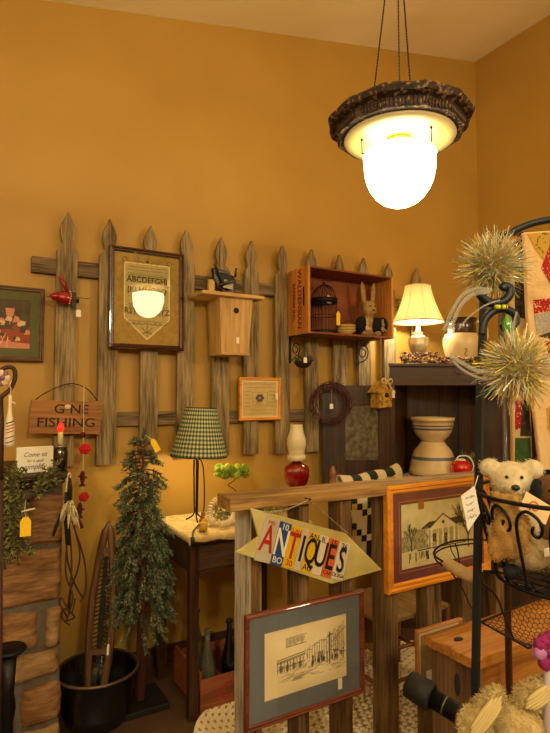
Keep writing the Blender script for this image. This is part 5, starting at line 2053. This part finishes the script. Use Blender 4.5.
mb = MB(); mb.box(-cwd, -.375, .425, cwd, .01, .452); mb.build('seat', mat('rush_seat', '#8a6a3a', .9, 0, '#a8854c', 60, (1, .1, 1), .5), ch, .008)
# quilt draped over
qt = thing('draped_quilt', 'cream, black and dark green patchwork quilt folded over the chair back', 'quilt', ((cx0 + cx1) / 2, CHY, chz - .11))
QM = [mat('quilt_cream', '#c9b48a', .95, bump=.3, scale=60), mat('quilt_black', '#15130f', .95), mat('quilt_green', '#16281a', .95), mat('quilt_gold', '#a88434', .95, 0, '#c4a458', 40), mat('quilt_tan', '#a08a5c', .95)]
mb = MB()
qx0, qx1 = -cwd + .035, cwd - .0
NXq, NZ = 42, 60


def qmat(i, j):
    u, v = i / NXq, j / NZ
    if v > .68: return 2 if int(u * 6.99) % 2 == 1 else 0       # fold over the top
    c, r_ = int(i / 3) % 4, int(j / 3) % 4
    if .0 < u < .5:
        if (c + r_) % 4 == 0 or (c == 1 and r_ in (1, 2)): return 1
        if (c * r_) % 3 == 2: return 3
        return 0
    if .5 <= u < .56: return 1
    return [0, 3, 0, 4][(int(j / 6) + int(i / 6)) % 4]


g = []
for i in range(NXq + 1):
    row = []
    for j in range(NZ + 1):
        x = qx0 + (qx1 - qx0) * i / NXq
        s_ = j / NZ
        if s_ < .62:
            y, z = -.034, -.42 + .42 * s_ / .62
        else:
            a = (s_ - .62) / .38 * PI * .9
            y, z = -.034 * math.cos(a), .05 * math.sin(a) + .0 - max(0, a - 2.2) * .08
        y += .010 * math.sin(x * 26 + z * 6) * (.5 if s_ > .6 else 1) - .006
        z += .008 * math.sin(x * 17) + (.04 * max(0, (i / NXq - .8) / .2) if s_ > .55 else 0)
        row.append(mb.v((x, y, z)))
    g.append(row)
for i in range(NXq):
    for j in range(NZ): mb.f([g[i][j], g[i + 1][j], g[i + 1][j + 1], g[i][j + 1]], qmat(i, j), True)
o = mb.build('patchwork', QM, qt); s_ = o.modifiers.new('solid', 'SOLIDIFY'); s_.thickness = .012; s_.offset = 1

# ------------------------------------------------------------------ rustic chest
bl = C(434, 634, 1.833); flc = C(474, 659, 1.66)
BZ = bl.z
bx = (bl.x + flc.x) / 2
by0, by1 = flc.y, bl.y
rcst = thing('rustic_chest', 'rough orange-brown plank chest with split ends and worn hand holes', 'chest', (bx, by0, 0))
CHT = wood('rustic_plank', '#8a5218', '#c08434', 'x', .55, 8, .6, .15)
CHE = wood('rustic_plank', '#4c3220', '#80603c', 'z', .75, 8, .5)
bd_ = by1 - by0
mb = MB()
NXb, NYb = 40, 10
top_, bot_ = [], []
for i in range(NXb + 1):
    ra_, rb2 = [], []
    for j in range(NYb + 1):
        x = -.02 + .95 * i / NXb + (.012 * noise.noise(Vector((j * 1.3, 2, 2))) if i == 0 else 0)
        y = -.01 + (bd_ + .02) * j / NYb + (.008 * noise.noise(Vector((x * 12, j, 5))) if j in (0, NYb) else 0)
        z = .004 * noise.noise(Vector((x * 5, y * 18, 0)))
        ra_.append(mb.v((x, y, BZ + z))); rb2.append(mb.v((x, y, BZ - .028)))
    top_.append(ra_); bot_.append(rb2)
for i in range(NXb):
    for j in range(NYb):
        mb.f([top_[i][j], top_[i + 1][j], top_[i + 1][j + 1], top_[i][j + 1]], 0, True)
        mb.f([bot_[i][j], bot_[i][j + 1], bot_[i + 1][j + 1], bot_[i + 1][j]])
for i in range(NXb):
    for j in (0, NYb): mb.f([top_[i][j], bot_[i][j], bot_[i + 1][j], top_[i + 1][j]])
for j in range(NYb):
    for i in (0, NXb): mb.f([top_[i][j], top_[i][j + 1], bot_[i][j + 1], bot_[i][j]])
mb.build('lid', CHT, rcst)
MB().box(0.0, 0, .01, .025, bd_, BZ - .028).build('end_board', CHE, rcst, .004)
MB().box(.88, 0, .01, .905, bd_, BZ - .028).build('end_board', CHE, rcst, .004)
MB().box(.025, .005, .03, .88, .03, BZ - .028).build('front_board', CHT, rcst, .003)
MB().box(.025, bd_ - .025, .03, .88, bd_, BZ - .028).build('back_board', CHT, rcst, .003)
mb = MB(); mb.ball((-.001, bd_ * .42, BZ - .11), (.003, .012, .035)); mb.build('hand_hole', INK, rcst)
mb = MB(); mb.ball((.05, bd_ * .62, BZ + .003), (.018, .012, .003)); mb.ball((.5, bd_ * .3, BZ + .002), (.03, .01, .003)); mb.build('knot', INK, rcst)

# black cylinder with collar
a, b = C(408, 683, 1.60), C(462, 716, 1.50)
d_ = (b - a).normalized()
bt_ = thing('black_cylinder', 'thick black metal tube with a wide collar sticking out left of the chest', 'tube', a)
e = b + d_ * .25
e -= a
mb = MB(); mb.tube([d_ * .05, e], .026, 20); mb.build('barrel', BLACK, bt_)
mb = MB(); mb.tube([Vector((0, 0, 0)), d_ * .004, d_ * .07, d_ * .074], [.030, .036, .038, .032], 24); mb.build('collar', mat('matte_black', '#151312', .7), bt_)
mb = MB(); mb.tube([Vector((0, 0, 0)) + d_ * .11, d_ * .114], .0268, 24); mb.build('bright_ring', mat('dull_steel', '#6a655a', .4, .6), bt_)
leg = MB(); leg.tube([e - d_ * .04, Vector((e.x, e.y, -a.z + .002))], .015, 12); leg.build('support_post', BLACK, bt_)

# ------------------------------------------------------------------ display rack, right foreground
PZD = 1.25
pb0 = C(480, 400, PZD)
rk = thing('display_rack', 'slate black metal display rack with arched top, scrolls and wire baskets', 'rack', (pb0.x, pb0.y, 0))


def K2(px, py, z): return C(px, py, z) - Vector(rk.location)


mb = MB()
low_ = C(475.5, 690, PZD)
dd = (C(480, 400, PZD) - low_)
foot_ = low_ - dd * (low_.z / dd.z)
pts = [foot_ - Vector(rk.location), low_ - Vector(rk.location), K2(480, 400, PZD), K2(483, 330, PZD), K2(484, 290, PZD)]
mb.tube(pts, .0105, 4, up=fh)
mb.build('pole', STEEL, rk, .001)
mb = MB(); mb.tube(smooth([K2(484, 292, PZD), K2(487, 262, PZD), K2(498, 243, PZD), K2(520, 228, PZD), K2(552, 219.5, PZD), K2(600, 219, PZD), K2(650, 243, PZD), K2(670, 300, PZD)], 8), .0085, 8, flat=1.0)
mb.build('arched_top', STEEL, rk)
fpt = K2(670, 300, PZD)
mb = MB(); mb.tube([fpt, Vector((fpt.x, fpt.y, .01))], .0105, 8); mb.build('pole', STEEL, rk)
mb = MB(); mb.tube([Vector(pts[0]) , Vector((fpt.x, fpt.y, .01))], .0105, 8); mb.build('floor_bar', STEEL, rk)
SZ = 1.17
mb = MB(); mb.tube(smooth([K2(482, 335, SZ), K2(485, 320, SZ), K2(494, 311, SZ), K2(505, 309, SZ), K2(514, 314, SZ), K2(516, 322, SZ), K2(512, 328, SZ), K2(505, 328, SZ), K2(503, 324, SZ)], 6), .0085, 8, flat=1.0)
mb.build('lower_scroll', STEEL, rk)
mb = MB(); mb.tube(smooth([K2(478, 288, SZ), K2(482, 297, SZ), K2(491, 303, SZ), K2(502, 302, SZ), K2(509, 296, SZ), K2(510, 289, SZ), K2(505, 286, SZ), K2(502, 289, SZ)], 6), .0095, 8, flat=1.0)
mb.build('upper_scroll', STEEL, rk)
mb = MB()
for x_ in (495, 502): mb.tube([K2(x_, 307, SZ - .01), K2(x_ + 5, 307, SZ - .01)], .005, 6)
mb.build('yellow_tie', mat('neon_yellow', '#c8d024', .5), rk)
# round basket
bcen = EYE + rt * .64 + fh * 1.2
bcen.z = 0
zr, zb0, Rr, Rb = 1.285, 1.105, .2, .155


def bkt(cen, zr, zb0, Rr, Rb, nm):
    o0 = Vector((cen.x, cen.y, 0)) - Vector((rk.location.x, rk.location.y, 0))
    mb = MB()
    mb.tube([o0 + Vector((Rr * math.cos(2 * PI * k / 64), Rr * math.sin(2 * PI * k / 64), zr)) for k in range(64)], .0045, 6, closed=True)
    mb.tube([o0 + Vector((Rb * math.cos(2 * PI * k / 48), Rb * math.sin(2 * PI * k / 48), zb0)) for k in range(48)], .005, 6, closed=True)
    par = mb.build(nm, BLACK, rk)
    mb = MB()
    NS = 18
    for k in range(NS):
        a = 2 * PI * k / NS

        def pp_(t, h):  # t angular offset, h 0..1
            q = Rb + (Rr - Rb) * h
            return o0 + Vector((q * math.cos(a + t), q * math.sin(a + t), zb0 + (zr - zb0) * h))
        s_ = 2 * PI / NS
        mb.tube(smooth([pp_(0, 0), pp_(0, .35), pp_(0, .68), pp_(s_ * .12, .85), pp_(s_ * .4, .93), pp_(s_ * .72, .86), pp_(s_ * .8, .74), pp_(s_ * .66, .66), pp_(s_ * .5, .7), pp_(s_ * .55, .77)], 4), .0034, 6)
    mb.build('scroll_bars', BLACK, par)
    mb = MB()
    for k in range(-4, 5):
        x = k * Rb / 4.6
        L = math.sqrt(max(0, Rb * Rb - x * x))
        mb.tube([o0 + Vector((x, -L, zb0)), o0 + Vector((x, L, zb0))], .002, 5)
        mb.tube([o0 + Vector((-L, x, zb0)), o0 + Vector((L, x, zb0))], .002, 5)
    mb.build('floor_grid', BLACK, par)


bkt(bcen, zr, zb0, Rr, Rb, 'upper_basket')
bkt(bcen, .66, .55, .2, .17, 'lower_basket')
o0 = Vector((bcen.x, bcen.y, 0)) - Vector((rk.location.x, rk.location.y, 0))
for zz_, rr_ in ((zr, Rr), (zb0, Rb), (.66, .2), (.55, .17)):
    dirp = -o0
    dirp.z = 0
    dirp.normalize()
    mb = MB()
    mb.tube([o0 + dirp * rr_ + Vector((0, 0, zz_)), Vector((-.003, -.003, zz_))], .004, 6)
    mb.build('bracket_arm', BLACK, rk)

# tag on the basket
g0 = C(470, 508, 1.12)
tgc = thing('handwritten_tag', 'white card with handwritten lines tied to the upper basket rim', 'tag', g0, rot=(0, 0, -YAW + .35))
mb = MB(); mb.prism([(-.022, .025), (.012, .043), (.024, -.012), (-.006, -.045)], -.0008, .0008)
mb.build('card', mat('tag_white', '#dcd6cc', .8), tgc)
random.seed(77)
mb = MB()
for i in range(4):
    x, z_ = -.012 + .002 * i, .020 - i * .013
    pts = []
    for q in range(R(9, 15).__int__() + 6):
        pts.append((x, -.0014, z_ + R(-.0028, .0034)))
        x += .0013
        z_ += .0002
    mb.tube(pts, .0004, 4)
mb.build('handwriting', GINK, tgc)
mb = MB(); mb.tube([(.012, 0, .04), (.03, .01, .062)], .0009, 5); mb.build('string', THREAD, tgc)


# bears
def bear_face(t, c, s, dirv, m=INK, nosem=None):
    dirv = Vector(dirv).normalized()
    side = dirv.cross(Vector((0, 0, 1))).normalized()
    mb = MB()
    for q in (-1, 1): mb.ball(Vector(c) + dirv * s * .93 + side * q * s * .33 + Vector((0, 0, s * .22)), s * .085)
    mb.build('eyes', mat('dark_bead', '#1a1210', .2), t)
    mb = MB(); mb.ball(Vector(c) + dirv * s * 1.24 + Vector((0, 0, -s * .22)), (s * .2, s * .2, s * .15))
    mb.build('nose', mat('nose_green_black', '#122016', .4), t)


SNOW = mat('ivory_plush', '#d2c4a4', .95, 0, '#c2b28e', 60, bump=.3)
HON = mat('honey_plush', '#b08a4c', .95, 0, '#9a743a', 60, bump=.3)
BRN = mat('brown_plush', '#6e4a22', .95, 0, '#563818', 60, bump=.3)
toC = -fh


def pbear(lab, m, hc, hs, body=None, facing=None, seed=1, face=True):
    fd = Vector(facing or (-fh - rt * .25)).normalized()
    sd = fd.cross(Vector((0, 0, 1))).normalized()
    t = thing('plush_bear', lab, 'plush toy', hc)
    B = [((0, 0, 0), (hs, hs * .95, hs * .88)), (fd * hs * .8 + Vector((0, 0, -.3 * hs)), hs * .42), (sd * hs * .98 + Vector((0, 0, hs * .5)), hs * .5), (-sd * hs * .98 + Vector((0, 0, hs * .5)), hs * .5)]
    if body:
        for c_, r_ in body: B.append((Vector(c_), r_))
    plush('body', B, m, t, .0045, fur=3200, flen=.0042, seed=seed)
    if face: bear_face(t, (0, 0, 0), hs, fd)
    return t, fd, sd


h1 = C(511, 479, 1.22)
V = Vector
pbear('ivory plush bear with dark green nose peering over the upper basket rim', SNOW, h1, .045,
      [((0, 0, -.09), (.045, .04, .055)), (fh * .0 - rt * .035 + V((0, 0, -.1)), (.018, .018, .05)), (rt * .04 + V((0, 0, -.1)), (.018, .018, .04))], seed=3)
h2 = C(505, 504, 1.155)
pbear('honey plush bear with its back turned, leaning low in the upper basket', HON, h2, .025,
      [((rt * .01 + V((0, 0, -.06))), (.038, .034, .055)), (rt * .035 + V((0, 0, -.05)), (.016, .016, .035)), (-rt * .02 + V((0, 0, -.09)), (.016, .018, .03)), (rt * .04 + V((0, 0, -.1)), (.018, .02, .028))], facing=rt + fh * .5, seed=4, face=False)
h3 = C(553, 492, 1.25)
pbear('brown plush bear mostly cut off at the right edge of the basket', BRN, h3, .045, [((0, 0, -.08), (.045, .045, .06))], seed=5)
bq = C(528, 556, 1.17)
t = thing('plush_lamb', 'grey-beige plush toy lying at the basket bottom with a white care label', 'plush toy', bq)
plush('body', [((0, 0, 0), (.045, .04, .03)), ((rt * .05), (.03, .03, .035)), (V((0, 0, .03)) + rt * .0, (.03, .03, .03))], mat('beige_plush', '#94805c', .95, bump=.3, scale=60), t, .005, flen=.004, fur=1500, seed=6)
MB().box(-.014, -.048, .012, .012, -.046, .028).build('care_label', WHITE, t)
# card in basket
cc = C(536, 508, 1.115)
pc_ = thing('orange_swirl_card', 'cream card with an orange swirl leaning among the bears', 'card', cc, rot=(-.3, -.6 + 1.15, -YAW))
mb = MB(); mb.box(-.03, 0, -.02, .03, .0015, .02); mb.build('card', mat('warm_card', '#d8b888', .8), pc_)
mb = MB(); mb.tube([(-.004 + q * math.cos(a), -.001, q * math.sin(a)) for a, q in [(i * .5, .002 + i * .0005) for i in range(22)]], .0014, 5); mb.build('swirl', mat('swirl_orange', '#b8542c', .8), pc_)
bk_ = C(536, 491, 1.17)
mb = MB(); mb.ball((0, 0, 0), (.012, .012, .022)); mb.ball((.004, 0, .016), (.010, .010, .010))
o = mb.build('black_pompom', mat('black_fuzz', '#08080c', .95), None); o.location = bk_
tag(o, 'small black fuzzy toy head between ivory and brown bears', 'toy')
bk_ = C(512, 571, 1.15)
mb = MB(); mb.ball((0, 0, 0), (.018, .016, .014), jit=.3)
o = mb.build('navy_bow', mat('navy_felt', '#0b0d18', .9), None); o.location = bk_
tag(o, 'dark navy felt bow near the basket bottom', 'bow')

# plush rabbit at the bottom
h4 = C(518, 728, 1.0)
rb_ = thing('plush_rabbit', 'tan plush rabbit with big floppy cream lined ears at the lower right', 'plush toy', h4)
RABM = mat('tan_fluff', '#bba471', .95, 0, '#a08a58', 50, bump=.4)
zb_ = .558 - h4.z
plush('body', [((0, 0, 0), (.046, .045, .047)), (V((0, 0, -.12)), (.06, .055, .08)), (V((0, 0, zb_ + .07)), (.075, .07, .07)), (V((0, 0, (zb_ - .05) / 2 - .04)), (.06, .06, .1)), (-fh * .04 + V((0, 0, -.012)), (.026, .026, .024)),
               (-fh * .07 - rt * .04 + V((0, 0, -.16)), (.025, .04, .022)), (-fh * .07 + rt * .04 + V((0, 0, -.16)), (.025, .04, .022))], RABM, rb_, .005, fur=6000, flen=.008, seed=7)
for s_, cen_, ln, tilt_ in ((-1, -rt * .066 + V((0, 0, .033)), .056, .66), (1, rt * .028 + V((0, 0, .066)), .040, .95)):
    Mx = Matrix.Rotation(-YAW, 4, 'Z') @ Matrix.Rotation(tilt_, 4, 'Y')
    ep = plush('ear', [(cen_ - fh * .01, (.022, .013, ln), Mx), (cen_ - fh * .01 + (Mx @ V((0, 0, -ln * .35))), (.027, .013, ln * .6), Mx)], RABM, rb_, .004, fur=2600, flen=.008, seed=8 + s_)
    mb = MB()
    for q in range(-2, 3): mb.ball(cen_ - fh * .0265 + (Mx @ V((q * .0046, 0, 0))), (.0046, .005, ln * (.82 - abs(q) * .12)), 0, Mx, 10, 8)
    mb.build('ear_lining', mat('cream_lining', '#c4b078', .95), ep)
bear_face(rb_, (0, 0, 0), .045, -fh)
# magenta doll
h5 = C(551, 648, .98)
md = thing('magenta_doll', 'magenta and lilac stuffed flower doll on a white stem at the right edge', 'doll', h5)
mb = MB()
for k in range(9):
    a = k * 2 * PI / 9
    mb.ball(rt * R(.012, .022) * math.cos(a) + V((0, 0, R(.014, .026) * math.sin(a))), (R(.009, .015), .012, R(.009, .015)), random.choice((0, 0, 1)), n=12, m=8, jit=.5)
mb.ball(-fh * .012, .010, 2, jit=.4)
mb.build('petals', [mat('magenta_cloth', '#8a1c60', .9), mat('lilac_cloth', '#b070b0', .9), mat('rose_cloth', '#c84870', .9)], md)
zl = .556 - h5.z
mb = MB(); mb.tube([V((0, 0, -.02)), V((0, 0, -.09)), V((0, 0, zl))], [.010, .016, .014], 12); mb.build('white_stem', mat('doll_white', '#b8aeb4', .9), md)

# tinsel pompoms
IR = [mat('tinsel_silver', '#dcd8c4', .45, .35), mat('tinsel_gold', '#e0c850', .4, .4), mat('tinsel_green', '#98ac78', .45, .35), mat('tinsel_pink', '#d8a890', .45, .35)]
IR.append(clear('tinsel_clear', '#ffffff', 2.4, .15, '#fbf8ee'))


def pom(lab, cen, r, seed, bias):
    random.seed(seed)
    t = thing('tinsel_pompom', lab, 'pompom', cen, group='tinsel pompoms')
    mb = MB()
    for k in range(3000):
        u = V((random.gauss(0, 1), random.gauss(0, 1), random.gauss(0, 1))).normalized()
        u = (u + rt * bias[0] + V((0, 0, bias[1]))).normalized()
        L = r * R(.45, 1.15)
        s_ = u.cross(V((R(-1, 1), R(-1, 1), R(-1, 1)))).normalized() * R(.00025, .0008)
        s2 = u.cross(s_).normalized() * L * R(-.22, .22)
        p0 = V((R(-1, 1), R(-1, 1), R(-1, 1))) * r * .3
        p1 = p0 * .5 + u * L * .55 + s2
        p2 = p0 * .5 + u * L + s2 * .3
        m_ = random.choice((0, 0, 1, 1, 2, 2, 3, 4, 4))
        a_ = [mb.v(p0 - s_), mb.v(p0 + s_)]
        b_ = [mb.v(p1 - s_), mb.v(p1 + s_)]
        c_ = [mb.v(p2 - s_), mb.v(p2 + s_)]
        mb.f([a_[0], a_[1], b_[1], b_[0]], m_)
        mb.f([b_[0], b_[1], c_[1], c_[0]], m_)
    mb.ball((0, 0, 0), r * .1, 0)
    mb.build('tinsel_strands', IR, t, stuff=True)
    return t


p1_ = C(492, 268, 1.235)
pm1 = pom('upper iridescent tinsel pompom tied in front of the rack arch', p1_, .078, 1, (0, .3))
p2_ = C(517, 368, 1.05)
pm2 = pom('lower iridescent tinsel pompom with gold strands hanging above the bears', p2_, .072, 2, (0, 0))
PLS = clear('clear_plastic', '#ffffff', 1.7, .08, '#e8e4d8')


def straw(t, org, pts, w, z):
    mb = MB()
    mb.tube(smooth([C(x, y, z + dz) - org for x, y, dz in pts], 6), w, 6, flat=.3)
    mb.build('plastic_ribbon', mat('frosted_plastic', '#a8a698', .15, coat=1, alpha=.45), t)


straw(pm1, p1_, [(492, 290, 0), (478, 289, -.01), (463, 295, -.02), (452, 312, -.02), (444, 331, -.02)], .005, 1.13)
straw(pm1, p1_, [(490, 292, 0), (474, 294, -.01), (462, 304, -.02), (454, 320, -.02), (450, 329, -.02)], .005, 1.12)
straw(pm1, p1_, [(500, 300, 0), (484, 306, -.01), (468, 318, -.02), (458, 330, -.02)], .002, 1.13)
straw(pm2, p2_, [(510, 365, 0), (495, 371, -.01), (478, 371, -.02), (462, 363, -.02), (449, 355, -.02)], .0045, 1.04)
straw(pm2, p2_, [(505, 372, 0), (488, 379, -.01), (472, 375, -.02), (458, 366, -.02), (450, 356, -.02)], .003, 1.04)
straw(pm2, p2_, [(516, 362, 0), (515, 345, 0), (514, 325, 0), (517, 312, 0)], .0035, 1.06)
# silver foil cone from lower pompom
gp_ = C(507, 325, 1.14)
gb3 = thing('green_ornament', 'small translucent green teardrop ornament hanging under the rack scroll', 'ornament', gp_)
mb = MB(); mb.lathe([(0, -.026), (.006, -.02), (.0095, -.005), (.008, .008), (.003, .02), (0, .024)], 20, cap=False); mb.build('drop', mat('lime_glass', '#3c8c1c', .15, coat=1), gb3)
mb = MB(); mb.tube([(0, 0, .022), (0, 0, .042)], .001, 5); mb.build('hook', BLACK, gb3)

# hanging quilts behind the rack
QC = [mat('quilt_peach', '#d4b07a', .95, bump=.4, scale=50), mat('print_gold', '#b88c30', .95, 0, '#5c6030', 90, lo=.58, hi=.62, det=2), mat('quilt_red', '#a01614', .95, 0, '#d8a890', 170, bump=.2, lo=.60, hi=.63, det=1), mat('quilt_grey', '#8a7c6c', .95, 0, '#b0a494', 220), mat('quilt_dark', '#1e1810', .95, 0, '#4c4028', 60), mat('quilt_green2', '#2e4c22', .95, 0, '#43602c', 40)]


def hang(lab, poly, z, patches, depth=.02, name='hanging_quilt', grp=None):
    org = C(*poly[0], z)
    t = thing(name, lab, 'quilt', org, rz=-YAW)

    def loc(px, py):
        v = C(px, py, z) - org
        return (v.dot(rt), v.z)
    mb = MB()
    mb.prism([loc(*p) for p in poly], 0, depth)
    mb.build('quilt_backing', QC[0], t, .004)
    for pts, mi in patches:
        mb = MB()
        mb.prism([loc(*p) for p in pts], -.0015 - .0003 * mi, .0)
        mb.build('patch', QC[mi], t)
    return t


hang('large hanging quilt with peach, red and gold patches at the right edge', [(524, 232), (620, 226), (620, 470), (541, 470), (533, 400), (528, 320)], 1.62,
     [([(527, 234), (600, 228), (600, 275), (545, 262), (535, 250)], 1), ([(549, 246), (560, 240), (575, 280), (551, 285), (541, 268)], 2),
      ([(533, 300), (575, 296), (575, 306), (534, 314)], 2), ([(534, 315), (575, 306), (575, 322), (537, 335)], 3), ([(538, 336), (575, 323), (575, 340), (545, 338)], 4),
      ([(545, 341), (575, 341), (575, 366), (550, 360)], 2), ([(546, 408), (575, 400), (575, 440), (548, 430)], 1), ([(549, 418), (580, 424), (575, 440), (550, 434)], 2)])
hang('dark patterned quilt folded in a narrow strip beside the big one', [(510, 240), (527, 236), (533, 470), (513, 470)], 1.68,
     [([(514, 242), (525, 239), (529, 320), (515, 316)], 4), ([(515, 400), (522, 400), (521, 428), (515, 430)], 2), ([(522, 400), (528, 398), (531, 436), (520, 436)], 4), ([(515, 438), (530, 438), (531, 462), (515, 462)], 5)], name='folded_quilt')
# quilt rod
qa, qb = C(500, 236, 1.66), C(640, 224, 1.66)
mb = MB(); mb.tube([V((0, 0, 0)), qb - qa], .008, 8)
rod = mb.build('rod', DARKX, None)
bpy.data.objects.remove(rod)
hang_ = thing('quilt_rack', 'dark wooden rail and posts carrying the hanging quilts at right', 'rack', (qa.x, qa.y, 0))
mb = MB(); mb.tube([V((0, 0, qa.z + .006)), V((qb.x - qa.x, qb.y - qa.y, qa.z + .006))], .008, 8); mb.build('rail', DARKX, hang_)
for q in (.0, 1):
    mb = MB(); mb.tube([V(((qb.x - qa.x) * q, (qb.y - qa.y) * q, 0)), V(((qb.x - qa.x) * q, (qb.y - qa.y) * q, qa.z + .006))], .010, 8); mb.build('post', DARKW, hang_)

# ------------------------------------------------------------------ egg basket with roller handle
EZ = 1.45
eb0 = C(480, 622, EZ)
eb = thing('wire_egg_basket', 'rusty chicken wire basket with a pale turned wooden grip handle on the chest', 'basket', eb0)


def E_(px, py, z=EZ): return C(px, py, z) - eb0


ga_, gb__ = E_(443, 561, 1.46), E_(476, 580, 1.42)
mb = MB(); mb.tube([ga_, ga_.lerp(gb__, .04), ga_.lerp(gb__, .2), ga_.lerp(gb__, .5), ga_.lerp(gb__, .8), gb__], [.010, .014, .0155, .0165, .0155, .012], 18)
mb.build('wooden_grip', wood('pale_grip', '#a88a58', '#c8ac78', 'x', .5, 10), eb)
mb = MB()
mb.tube(smooth([E_(444, 562), E_(436, 557), E_(434, 552), E_(440, 546), E_(455, 541), E_(475, 539.5, EZ + .04), E_(495, 541, EZ + .1)]), .0028, 6)
mb.tube(smooth([E_(443, 566), E_(436, 560), E_(435, 554), E_(444, 548), E_(460, 545), E_(478, 543, EZ + .04)]), .0022, 6)
mb.tube(smooth([E_(455, 543), E_(458, 552), E_(459, 563)]), .002, 5)
mb.tube(smooth([E_(450, 545), E_(452, 552), E_(456, 560), E_(458, 575), E_(456, 580)]), .0015, 5)
mb.tube(smooth([gb__, E_(484, 584, 1.42), E_(496, 596, 1.42), E_(504, 615, 1.42), E_(514, 640, 1.42)]), .0028, 6)
mb.tube(smooth([E_(444, 562), E_(462, 588, 1.46), E_(470, 605, 1.46), E_(481, 622)]), .002, 5)
mb.tube(smooth([E_(495, 541, EZ + .1), E_(520, 570, EZ + .12), E_(542, 596, EZ + .15)]), .0028, 6)
mb.build('bail_wires', WIRE, eb)
c0, c1, c2, c3 = E_(481, 622), E_(528, 648, 1.40), E_(600, 634, 1.46), E_(545, 596, 1.60)
mb = MB()
mb.tube([c0, c1, c2, c3], .0032, 6, closed=True)
mb.build('rim', WIRE, eb)
mb = MB()
N_ = 13


def bil(u, v):
    p = c0.lerp(c1, u).lerp(c3.lerp(c2, u), v)
    p = p.copy(); p.z -= .045 * math.sin(PI * u) * math.sin(PI * v)
    return p


for i in range(N_):
    for j in range(N_ + 6):
        u0, v0 = (i + .5 * (j % 2)) / N_, j / (N_ + 6)
        h_ = .5 / N_
        A, B_, Cc = (u0, v0), (u0 + h_, v0 + .35 / (N_ + 6)), (u0 - h_, v0 + .35 / (N_ + 6))
        for q in (B_, Cc):
            if 0 <= q[0] <= 1 and q[1] <= 1: mb.tube([bil(*A), bil(*q)], .0010, 3)
        if v0 + .0 > 0 and u0 <= 1: mb.tube([bil(u0, v0), bil(u0, max(0, v0 - .65 / (N_ + 6)))], .0010, 3)
mb.build('chicken_wire', WIRE, eb)
